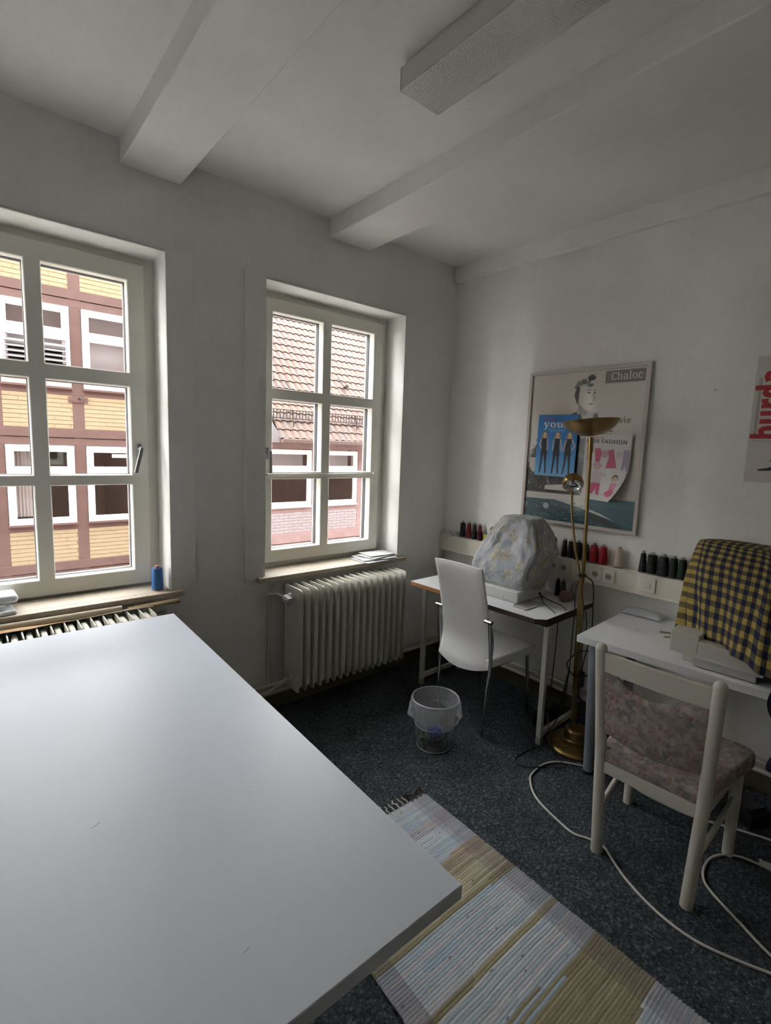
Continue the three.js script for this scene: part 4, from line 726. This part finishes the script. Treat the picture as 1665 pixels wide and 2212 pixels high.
{ const t = thing('machine_lead', 'black mains lead running from the left machine over the desk edge', 'cable'); obj('lead', [tube([[-0.24, 0.79, 1.03], [-0.25, 0.775, 1.06], [-0.30, 0.7585, 1.10], [-0.36, 0.7585, 1.17], [-0.41, 0.7585, 1.235], [-0.43, 0.757, 1.262], [-0.432, 0.72, 1.272]], 0.0028, 60, 6), tube([[-0.25, 0.775, 1.06], [-0.24, 0.7585, 1.12], [-0.27, 0.7585, 1.2], [-0.33, 0.757, 1.268], [-0.34, 0.73, 1.28]], 0.0025, 50, 6)], blackPl, t); obj('plug', cyl(V(-0.225, 0.797, 1.0), V(-0.245, 0.783, 1.045), 0.009, 0.007, 10), blackPl, t); }
{ const t = thing('scissors_case', 'dark strap handled pouch behind the white chair back', 'pouch', Ea(-0.30, Y1, 0.545)); obj('pouch', bx(-0.05, 0.05, 0, 0.06, -0.04, 0.05, 0.012), M([0.05, 0.045, 0.05], 0.8), t); obj('strap', tube([[-0.05, 0.05, -0.04], [-0.03, 0.085, 0], [0.02, 0.09, 0.03], [0.05, 0.055, 0.05]], 0.006, 24, 8), M([0.2, 0.18, 0.18], 0.7), t); }

// ================================================================ on the right desk
{
  const t = thing('overlock_machine', 'white sewing machine showing below the yellow and navy checked cloth', 'sewing machine', [0, 0, 0]);
  const wm = M([0.62, 0.60, 0.53], 0.38), gm = M([0.5, 0.5, 0.5], 0.4);
  const place = (g) => g.rotateY(T2).translate(-0.565, 0.755, 2.0);
  obj('foot_plate', [place(bx(0, 0.3, 0.004, 0.034, 0, 0.225, 0.003)), place(bx(-0.006, 0.3, 0.034, 0.042, -0.004, 0.245, 0.002)), place(bx(0.02, 0.28, 0, 0.006, 0.02, 0.2, 0.001))], gm, t);
  const s = poly([[0.012, 0.042], [0.225, 0.042], [0.228, 0.056], [0.2, 0.08], [0.13, 0.09], [0.012, 0.1]]);
  obj('front_panel', place(extrude(s, 0.05, 0.004, 2).rotateY(-Math.PI / 2).translate(0.085, 0, 0)), wm, t);
  obj('body', place(bx(0.2, 0.38, 0.042, 0.3, 0.03, 0.2, 0.015)), wm, t);
  obj('cloth_guard', [place(bx(0.035, 0.145, 0.03, 0.125, -0.105, 0.008, 0.006)), place(bx(0.045, 0.135, 0, 0.03, -0.05, 0.0, 0.003))], wm, t);
  obj('thread_stand', place(cyl(V(0.3, 0.3, 0.12), V(0.3, 0.49, 0.12), 0.006)), wm, t);
    // checked cloth
  const W = 512, q = W / 8, ging = canvasTex(W, W, (x) => {
    for (let i = 0; i < 8; i++) for (let j = 0; j < 8; j++) { const k = (i % 2) + (j % 2); x.fillStyle = k === 0 ? '#bda65e' : k === 2 ? '#23284a' : '#6b634c'; x.fillRect(i * q, j * q, q, q); if (k === 1) { x.fillStyle = i % 2 ? '#262a3c' : '#857540'; x.globalAlpha = 0.35; for (let d = -q; d < q; d += 7) x.fillRect(i * q, j * q + Math.max(0, d), q, 3); x.globalAlpha = 1; } }
    for (let i = 0; i < 6000; i++) { x.globalAlpha = 0.12; x.fillStyle = rnd() < 0.5 ? '#000' : '#c8b878'; x.fillRect(rnd() * W, rnd() * W, 3, 1.5); } x.globalAlpha = 1;
  });
  ging.wrapS = ging.wrapT = THREE.RepeatWrapping; ging.repeat.set(1 / 0.148, 1 / 0.148);
  const cm = M(0xffffff, 0.95, { map: ging, bumpMap: rep(carpetBump, 4), bumpScale: 0.0012, sheen: 0.2 });
  const B = [[-0.395, 0.84, 1.872], [-0.402, 0.84, 1.912], [-0.425, 0.838, 1.955], [-0.49, 0.838, 2.065], [-0.555, 0.836, 2.172], [-0.585, 0.815, 2.235], [-0.575, 0.80, 2.32], [-0.49, 0.80, 2.43], [-0.28, 0.80, 2.43], [-0.10, 0.81, 2.36], [-0.06, 0.82, 2.1], [-0.09, 0.822, 1.90], [-0.2, 0.824, 1.85]];
  const T = [[-0.262, 1.262, 1.888], [-0.275, 1.268, 1.895], [-0.293, 1.27, 1.925], [-0.335, 1.27, 2.05], [-0.382, 1.268, 2.165], [-0.388, 1.262, 2.20], [-0.375, 1.258, 2.25], [-0.33, 1.255, 2.31], [-0.25, 1.255, 2.32], [-0.16, 1.255, 2.29], [-0.13, 1.26, 2.1], [-0.15, 1.262, 1.93], [-0.21, 1.262, 1.89]];
  const cb = new THREE.CatmullRomCurve3(B.map((p) => V(...p)), true, 'centripetal'), ct = new THREE.CatmullRomCurve3(T.map((p) => V(...p)), true, 'centripetal');
  const N = 156, nT = B.length, gp = (c, i) => c.getPoint((i % N) / N);
  const lenB = []; let acc = 0; for (let i = 0; i <= N; i++) { if (i) acc += (gp(cb, i).distanceTo(gp(cb, i - 1)) * 0.6 + gp(ct, i).distanceTo(gp(ct, i - 1)) * 0.4); lenB.push(acc); }
  const cl = thing('checked_cloth', 'yellow and navy checked cloth draped high over the right sewing machine', 'cloth');
  const side = smoothGrid(N, 40, (u, v, i, j) => {
    const b = gp(cb, i), t2 = gp(ct, i), k = 1 - Math.pow(1 - v, 1.7), p = b.clone().lerp(t2, k), cen = V(-0.28, p.y, 2.12), out = p.clone().sub(cen).setY(0).normalize();
    const bul = 0.022 * Math.sin(Math.PI * v) * (1 - v * 0.3), f = (0.010 * Math.sin(i / N * 6.283 * 11 + 1 + v * 1.5) + 0.014 * (fbm(i / N * 14, v * 5, 14, 3) - 0.5)) * (1 - v * 0.8);
    const round = v > 0.94 ? -(v - 0.94) / 0.06 * 0.012 : 0;
    p.addScaledVector(out, bul + f + round);
    return [p.x, p.y, p.z, lenB[i], v * 0.47];
  });
  const top = smoothGrid(N, 6, (u, v, i) => { const p = gp(ct, i), c = V(-0.26, 1.272, 2.12), o = p.clone().lerp(c, v); const r = p.clone().sub(c).setY(0).normalize(); o.addScaledVector(r, -0.012 * (1 - v)); o.y += 0.004 * Math.sin(v * 3); return [o.x, o.y, o.z, o.z, 0.47 + (o.x + 0.3)]; });
  obj('fabric', [side, top], cm, cl);
}
{ const t = thing('plastic_packet', 'clear plastic packet of folded white fabric at the back of the right desk', 'packet', [-0.035, 0.755, 1.575], T2);
  const g = smoothGrid(20, 14, (u, v) => [(v - 0.5) * 0.1, 0.004 + 0.026 * Math.pow(Math.sin(Math.PI * u) * Math.sin(Math.PI * v), 0.45) + 0.006 * fbm(u * 8, v * 6, 8, 3), (u - 0.5) * 0.21]);
  obj('contents', g, paperW, t); const g2 = g.clone(); g2.scale(1.06, 1.12, 1.06); obj('wrapper', g2.translate(0, 0.002, 0), M([0.9, 0.92, 0.94], 0.12, { transmission: 0.9, thickness: 0, roughness: 0.12 }), t); }
for (const [x, z, a, l] of [[-0.21, 1.79, 0.5, 'pale wooden ruler lying on the desk by the checked cloth'], [-0.26, 1.82, 0.9, 'thin wooden skewer lying on the desk by the checked cloth']]) tag(obj('wooden_stick', clean(new RoundedBoxGeometry(0.012, 0.004, 0.11, 1, 0.0015)).rotateY(a).translate(x, 0.7575, z), M([0.35, 0.26, 0.17], 0.8)), l, 'stick');
{ const t = thing('hanging_garment', 'dark blue garment hanging over the front edge of the right desk', 'garment', [-0.575, 0, 2.36], T2);
  const g = slabGrid(14, 24, (u, v) => { const y = 0.46 + 0.32 * v, w = 0.05 + 0.035 * Math.sin(v * 9 + 1) * 0.4 + 0.02 * v; return [-0.028 - 0.012 * Math.sin(u * 9 + v * 3), y, (u - 0.5) * 2 * w * (1 - 0.25 * Math.sin(Math.PI * v * 1.3)), u, v]; }, 0.016, () => [1, 0, 0]);
  obj('sleeve', g, M([0.012, 0.016, 0.04], 0.9), t); obj('shoulder', bx(-0.04, 0.2, 0.757, 0.80, -0.06, 0.09, 0.02), M([0.012, 0.016, 0.04], 0.9), t); }

// ================================================================ window sills
{ // loose papers
  const papers = [[-0.70, 0.853, -0.02, 0.06, 0.3, 0.2], [-0.69, 0.860, -0.035, -0.12, 0.28, 0.19], [-0.66, 0.868, -0.05, 0.2, 0.25, 0.18], [-0.645, 0.8755, -0.06, -0.05, 0.22, 0.16]];
  papers.forEach(([x, y, z, a, w, d], i) => { const g = slabGrid(14, 10, (u, v) => [(u - 0.5) * w, 0.002 + 0.004 * fbm(u * 5 + i * 3, v * 4, 16, 3) * (i ? 1 : 0.3), (v - 0.5) * d], 0.0035, () => [0, 1, 0]); const o = obj('paper_stack', g, [M([0.66, 0.67, 0.72], 0.85), M([0.70, 0.70, 0.73], 0.85), M([0.58, 0.57, 0.55], 0.9), M([0.74, 0.74, 0.76], 0.85)][i]); o.position.set(x, y, z); o.rotation.y = a; tag(o, ['bluish folded paper pattern at the bottom of the sill pile', 'white folded paper pattern second from the bottom of the sill pile', 'grey crumpled tissue pattern below the top sheet of the sill pile', 'white folded paper pattern on top of the sill pile'][i], 'papers', 'paper patterns on the sill'); });
  // white cloth bundles on the other sill
  [[-2.905, 0.852, -0.03, 0.26, 0.018, 0.15, 'thin white cloth folded at the bottom of the window sill stack', 0.1], [-2.905, 0.870, -0.05, 0.2, 0.022, 0.12, 'white cloth strip folded in the middle of the window sill stack', -0.08], [-2.90, 0.892, -0.07, 0.28, 0.036, 0.13, 'thick white cloth folded on top of the window sill stack', 0.05]].forEach(([x, y, z, w, h, d, l, a]) => {
    const o = obj('folded_cloth', clean(new RoundedBoxGeometry(w, h, d, 4, h * 0.45)).translate(0, h / 2, 0), M([0.74, 0.77, 0.8], 0.85)); o.position.set(x, y, z); o.rotation.y = a; tag(o, l, 'cloth', 'white cloths on the sill'); });
  // paper roll and brown wrapping paper on the radiator behind the table
  const t = thing('pattern_paper_roll', 'long beige roll of pattern paper lying on the radiator behind the table', 'paper roll', [0, 0, 0]);
  obj('roll', [cyl(V(-3.05, 0.812, 0.075), V(-2.36, 0.812, 0.075), 0.018, 0.018, 24)], M([0.55, 0.47, 0.35], 0.75), t);
  obj('loose_end', slabGrid(20, 3, (u, v) => [-3.05 + 0.83 * u, 0.8075 + 0.004 * Math.sin(u * 9), 0.085 + 0.02 * v], 0.001, () => [0, 1, 0]), M([0.5, 0.40, 0.27], 0.8), t);
  const b = thing('wrapping_paper', 'creased brown wrapping paper lying over the radiator behind the table', 'paper');
  const br = M([0.42, 0.26, 0.11], 0.75);
  obj('sheet', slabGrid(24, 8, (u, v) => [-3.1 + 0.5 * u, 0.806 + 0.014 * Math.abs(Math.sin(u * 7 + v)) * (1 - u) + 0.003 * v, 0.1 + (0.1 * v) * (1 - 0.85 * u)], 0.0012, () => [0, 1, 0]), br, b);
  const c = thing('cardboard_tube', 'flattened brown cardboard tube tucked below the sill end', 'cardboard'); obj('tube', slabGrid(16, 8, (u, v) => { const a = v * Math.PI * 2; return [-2.335 + 0.245 * u, 0.811 + 0.012 * (0.4 + 0.6 * u) * Math.sin(a), 0.078 + 0.02 * Math.cos(a)]; }, 0.0012, () => [0, 1, 0]), M([0.38, 0.27, 0.15], 0.8), c);
}

// ================================================================ on the floor
{ // waste bin
  const cx = -0.983, cz = 0.905, t = thing('waste_bin', 'round wire waste bin beside the white chair', 'waste bin', [cx, 0, cz]);
  const wire = M([0.34, 0.34, 0.35], 0.35, { metalness: 0.9 }), rb = 0.092, rt = 0.128, h = 0.278, rad = (y) => rb + (rt - rb) * y / h;
  const w = []; for (let i = 0; i < 46; i++) { const a = i / 46 * Math.PI * 2; w.push(cyl(V(rb * Math.cos(a), 0.006, rb * Math.sin(a)), V(rt * Math.cos(a), h, rt * Math.sin(a)), 0.0009, 0.0009, 5, true)); }
  const ws = obj('upright_wires', w, wire, t); ws.userData.kind = 'stuff';
  for (const [y, r] of [[h, 0.0028], [0.135, 0.0022], [0.006, 0.003]]) obj('ring', new THREE.TorusGeometry(rad(y) + 0.001, r, 8, 64).rotateX(Math.PI / 2).translate(0, y, 0), wire, t);
  obj('base_plate', new THREE.CylinderGeometry(rb, rb, 0.004, 40).translate(0, 0.004, 0), M([0.03, 0.03, 0.03], 0.6), t);
  const bag = thing('bin_liner', 'clear crumpled plastic liner folded over the rim of the wire bin', 'bin liner', [cx, 0, cz]);
  const film = M([0.86, 0.87, 0.92], 0.2, { transparent: true, opacity: 0.16, specularIntensity: 1 }), fold = M([0.9, 0.9, 0.95], 0.25, { transparent: true, opacity: 0.26, specularIntensity: 1 });
  const bagAt = (u, v) => { const P = [[0.012, 0.01], [0.08, 0.012], [0.088, 0.03], [0.102, 0.12], [0.116, 0.2], [0.124, 0.272], [0.128, 0.284], [0.134, 0.28], [0.137, 0.25], [0.14, 0.215], [0.145, 0.185], [0.128, 0.172]];
  const k = v * (P.length - 1), i = Math.min(P.length - 2, Math.floor(k)), f = k - i, a = u * Math.PI * 2, out = v > 0.56 ? 1 : 0.35, n = (fbm(u * 9, v * 4, 9, 3) - 0.5) * 0.028 * out + 0.003 * Math.sin(a * 11 + v * 5) * out * (v > 0.6 ? 1 : 0.3), side = v > 0.7 ? 0.014 * Math.max(0, Math.cos(a - 3.6)) * (v - 0.7) * 3 : 0; const r = P[i][0] + (P[i + 1][0] - P[i][0]) * f + (k > 5 && k < 7 ? n * 0.15 : n) + side, y = P[i][1] + (P[i + 1][1] - P[i][1]) * f + (v > 0.62 ? (fbm(u * 10 + 4, v * 6, 10, 2) - 0.5) * 0.03 * (v - 0.62) / 0.38 * 1.6 : 0); return [r * Math.cos(a), y, r * Math.sin(a)]; };
  obj('film', smoothGrid(72, 24, (u, v) => bagAt(u, v * 0.6), true), film, bag); obj('folded_rim', smoothGrid(96, 20, (u, v) => bagAt(u, 0.5 + v * 0.5), true), fold, bag);
  const crumple = (p, s, c, l, k) => { const g = new THREE.IcosahedronGeometry(1, 3), q = g.attributes.position; for (let i = 0; i < q.count; i++) { const v = V(q.getX(i), q.getY(i), q.getZ(i)), n = 0.6 + 0.75 * Math.abs(fbm((v.x + v.z) * 3 + k, (v.y + v.x * 0.4) * 3 + k, 64, 3) - 0.5) * 2; q.setXYZ(i, v.x * s[0] * n, v.y * s[1] * n, v.z * s[2] * n); } const f = clean(g); f.computeVertexNormals(); const o = obj('crumpled_scrap', f, M(c, 0.8)); o.position.set(cx + p[0], p[1], cz + p[2]); tag(o, l, 'scrap', 'scraps in the waste bin'); };
  crumple([-0.01, 0.085, 0.015], [0.045, 0.036, 0.045], [0.02, 0.045, 0.24], 'crumpled royal blue scrap in the wire bin', 1);
  crumple([-0.045, 0.055, -0.03], [0.035, 0.04, 0.035], [0.09, 0.13, 0.05], 'crumpled green scrap in the wire bin', 5);
  crumple([0.01, 0.035, 0.0], [0.075, 0.03, 0.075], [0.015, 0.015, 0.016], 'flattened black scrap at the bottom of the wire bin', 9);
  crumple([0.04, 0.075, 0.01], [0.032, 0.035, 0.032], [0.3, 0.3, 0.36], 'crumpled pale grey scrap in the wire bin', 13);
}
{ // rag rug
  const t = thing('rag_rug', 'striped woven rag rug in pale blue and tan beside the big table', 'rug');
  const z0 = 1.17, z1 = 2.85, xl = (z) => -2.0 - 0.055 * (z - 1.17), xr = (z) => -1.313 - 0.027 * (z - 1.17);
  const rowsN = 150, tex = canvasTex(1024, 2048, (x, w, h) => {
    const band = (z) => z < 1.30 ? 'b' : z < 1.36 ? 'l' : z < 1.50 ? 'b' : z < 1.555 ? 't' : z < 1.66 ? 'y' : z < 1.70 ? 'o' : z < 1.86 ? 'b' : z < 1.885 ? 'o' : z < 2.03 ? 'b' : z < 2.24 ? 'o' : z < 2.40 ? 'b' : z < 2.5 ? 'y' : z < 2.62 ? 't' : 'b';
    const pal = { b: ['#b9c4ce', '#c5cbd2', '#afc0ce', '#c8c5cb', '#b4c0c9', '#cfd2d5'], l: ['#b3adb6', '#aaa7b2', '#bcb7b9'], t: ['#ad9c86', '#a89582', '#b6a68c', '#a0917f'], y: ['#c2b8a0', '#bbb298', '#cbc3ae', '#b7ad92'], o: ['#9c9274', '#a39979', '#958b6d', '#aba07f'] };
    const rh = h / rowsN;
    for (let r = 0; r < rowsN; r++) {
      const zz = z0 + (z1 - z0) * (r + 0.5) / rowsN, y = h - (r + 1) * rh;
      let px = 0; while (px < w) { const jit = rr(-0.03, 0.03), p = pal[band(zz + jit * (rnd() < 0.4 ? 1 : 0.2))], len = rr(120, 900); x.fillStyle = p[Math.floor(rnd() * p.length)]; x.fillRect(px, y, len, rh + 1); px += len; }
      for (let k = 0; k < 26; k++) { x.globalAlpha = rr(0.1, 0.35); x.fillStyle = ['#6f7478', '#d9d8d6', '#868a8e', '#e2dfd8'][Math.floor(rnd() * 4)]; x.fillRect(rnd() * w, y + rnd() * rh, rr(10, 70), 2); } x.globalAlpha = 1;
      if (rnd() < 0.5) { x.fillStyle = ['#4c5560', '#6b6f74', '#5d6a76'][Math.floor(rnd() * 3)]; x.globalAlpha = 0.6; x.fillRect(rnd() * w, y + rh * 0.3, rr(8, 20), rh * 0.5); x.globalAlpha = 1; }
    }
    x.globalAlpha = 0.33; x.fillStyle = '#6d6068'; x.fillRect(0, 0, w * 0.06, h); x.fillRect(w * 0.06, 0, w * 0.04, h); x.fillRect(w * 0.9, 0, w * 0.1, h); x.globalAlpha = 0.2; x.fillRect(w * 0.86, 0, w * 0.04, h); x.globalAlpha = 1;
  });
  const mat = M(0xffffff, 0.95, { map: tex, bumpMap: rep(carpetBump, 5, 10), bumpScale: 0.002 });
  const g = smoothGrid(36, rowsN * 4, (u, v, i, j) => {
    const z = z0 + (z1 - z0) * v, ph = v * rowsN, rowi = Math.floor(ph), bump = Math.abs(Math.sin(ph * Math.PI)), ed = (k) => 0.003 * bump + 0.004 * (vn(rowi + k, 3, 256) - 0.5);
    const x = (xl(z) - (u < 0.001 ? ed(0) : 0)) * (1 - u) + (xr(z) + (u > 0.999 ? ed(50) : 0)) * u;
    return [x, 0.0085 + 0.0022 * bump + 0.0015 * (fbm(u * 30, v * 60, 64, 2) - 0.5), z + 0.006 * (fbm(u * 6, v * 4, 8, 2) - 0.5), u, v];
  });
  obj('weave', g, mat, t);
  obj('underside', smoothGrid(4, 4, (u, v) => { const z = z0 + (z1 - z0) * v; return [xl(z) * (1 - u) + xr(z) * u, 0.001, z]; }), mat, t);
  const fr = [M([0.55, 0.52, 0.46], 0.95), M([0.06, 0.045, 0.035], 0.95), M([0.4, 0.34, 0.27], 0.95)];
  for (let i = 0; i < 26; i++) { const x = -2.0 + 0.68 * i / 25 + 0.005, k = i > 21 ? 1 : i > 19 ? 2 : 0, l = rr(0.035, 0.06); obj('tassel', tube([[x, 0.009, z0 + 0.012], [x + rr(-0.006, 0.006), 0.013, z0 - l * 0.35], [x + rr(-0.016, 0.016), 0.006, z0 - l * 0.7], [x + rr(-0.026, 0.026), 0.005, z0 - l]], 0.0034, 16, 6), fr[k], t); }
}
{ // mains cables lying on the carpet
  const wc = M([0.55, 0.53, 0.47], 0.5);
  const t = thing('extension_cable', 'long cream extension cable looping round the chair legs', 'cable');
  const p = [[-0.25, 2.6], [-0.319, 2.304], [-0.405, 2.1], [-0.438, 2.025], [-0.456, 1.847], [-0.437, 1.68], [-0.502, 1.512], [-0.577, 1.421], [-0.64, 1.395], [-0.709, 1.394], [-0.785, 1.405], [-0.825, 1.43], [-0.88, 1.48], [-0.92, 1.544], [-0.963, 1.678], [-0.975, 1.75], [-0.952, 1.80], [-0.94, 1.86], [-0.975, 1.915], [-1.028, 1.995], [-1.084, 2.137], [-1.093, 2.261], [-1.055, 2.381], [-1.02, 2.458], [-0.96, 2.6]];
  obj('flex', tube(p.map(([x, z]) => [x, 0.0055, z]), 0.0052, 260, 8), wc, t);
  const t2 = thing('extension_cable', 'short cream cable with a coupling plug bending beside the chair', 'cable');
  const q = [[-1.0, 2.62], [-0.948, 2.442], [-0.894, 2.343], [-0.833, 2.238], [-0.80, 2.2], [-0.754, 2.178], [-0.674, 2.168], [-0.62, 2.178], [-0.565, 2.21], [-0.535, 2.25], [-0.519, 2.31]];
  obj('flex', tube(q.map(([x, z]) => [x, 0.0055, z]), 0.0052, 140, 8), wc, t2);
  obj('coupling', [cyl(V(-0.5195, 0.012, 2.308), V(-0.5175, 0.014, 2.318), 0.016, 0.016, 16), cyl(V(-0.5175, 0.014, 2.318), V(-0.508, 0.016, 2.38), 0.013, 0.019, 16)], wc, t2);
  // black lead on the carpet by the lamp
  const t3 = thing('lamp_flex', 'thin black flex curled on the carpet below the left desk', 'cable');
  obj('flex', [tube([[-0.36, 0.004, 1.02], [-0.45, 0.004, 1.13], [-0.50, 0.004, 1.22], [-0.56, 0.004, 1.27], [-0.655, 0.004, 1.262], [-0.735, 0.004, 1.275], [-0.755, 0.006, 1.32], [-0.715, 0.013, 1.385], [-0.65, 0.013, 1.43], [-0.60, 0.008, 1.47], [-0.565, 0.006, 1.455], [-0.55, 0.014, 1.42]], 0.003, 140, 6), tube([[-0.55, 0.014, 1.42], [-0.535, 0.08, 1.36], [-0.50, 0.2, 1.31], [-0.47, 0.4, 1.30], [-0.44, 0.6, 1.29], [-0.43, 0.72, 1.285]], 0.003, 60, 6)], blackPl, t3);
  // foot pedals
  const ped = (pos, a, l) => { const g = thing('foot_pedal', l, 'foot pedal', pos, a, 'machine foot pedals'); const s = poly([[-0.09, 0], [0.09, 0], [0.09, 0.02], [-0.06, 0.065], [-0.09, 0.055]]); obj('base', extrude(s, 0.11, 0.004, 2).translate(0, 0.004, -0.055), blackPl, g); const b = obj('treadle', bx(-0.085, 0.08, 0, 0.01, -0.048, 0.048, 0.004), M([0.02, 0.02, 0.021], 0.35), g); b.position.set(0.005, 0.05, 0); b.rotation.z = -0.29; };
  ped([-0.24, 0, 1.12], 0.6, 'black foot pedal on the carpet under the left desk');
  ped([-0.22, 0, 2.17], 1.1, 'black foot pedal on the carpet under the right desk');
}

renderer.render(scene, camera);
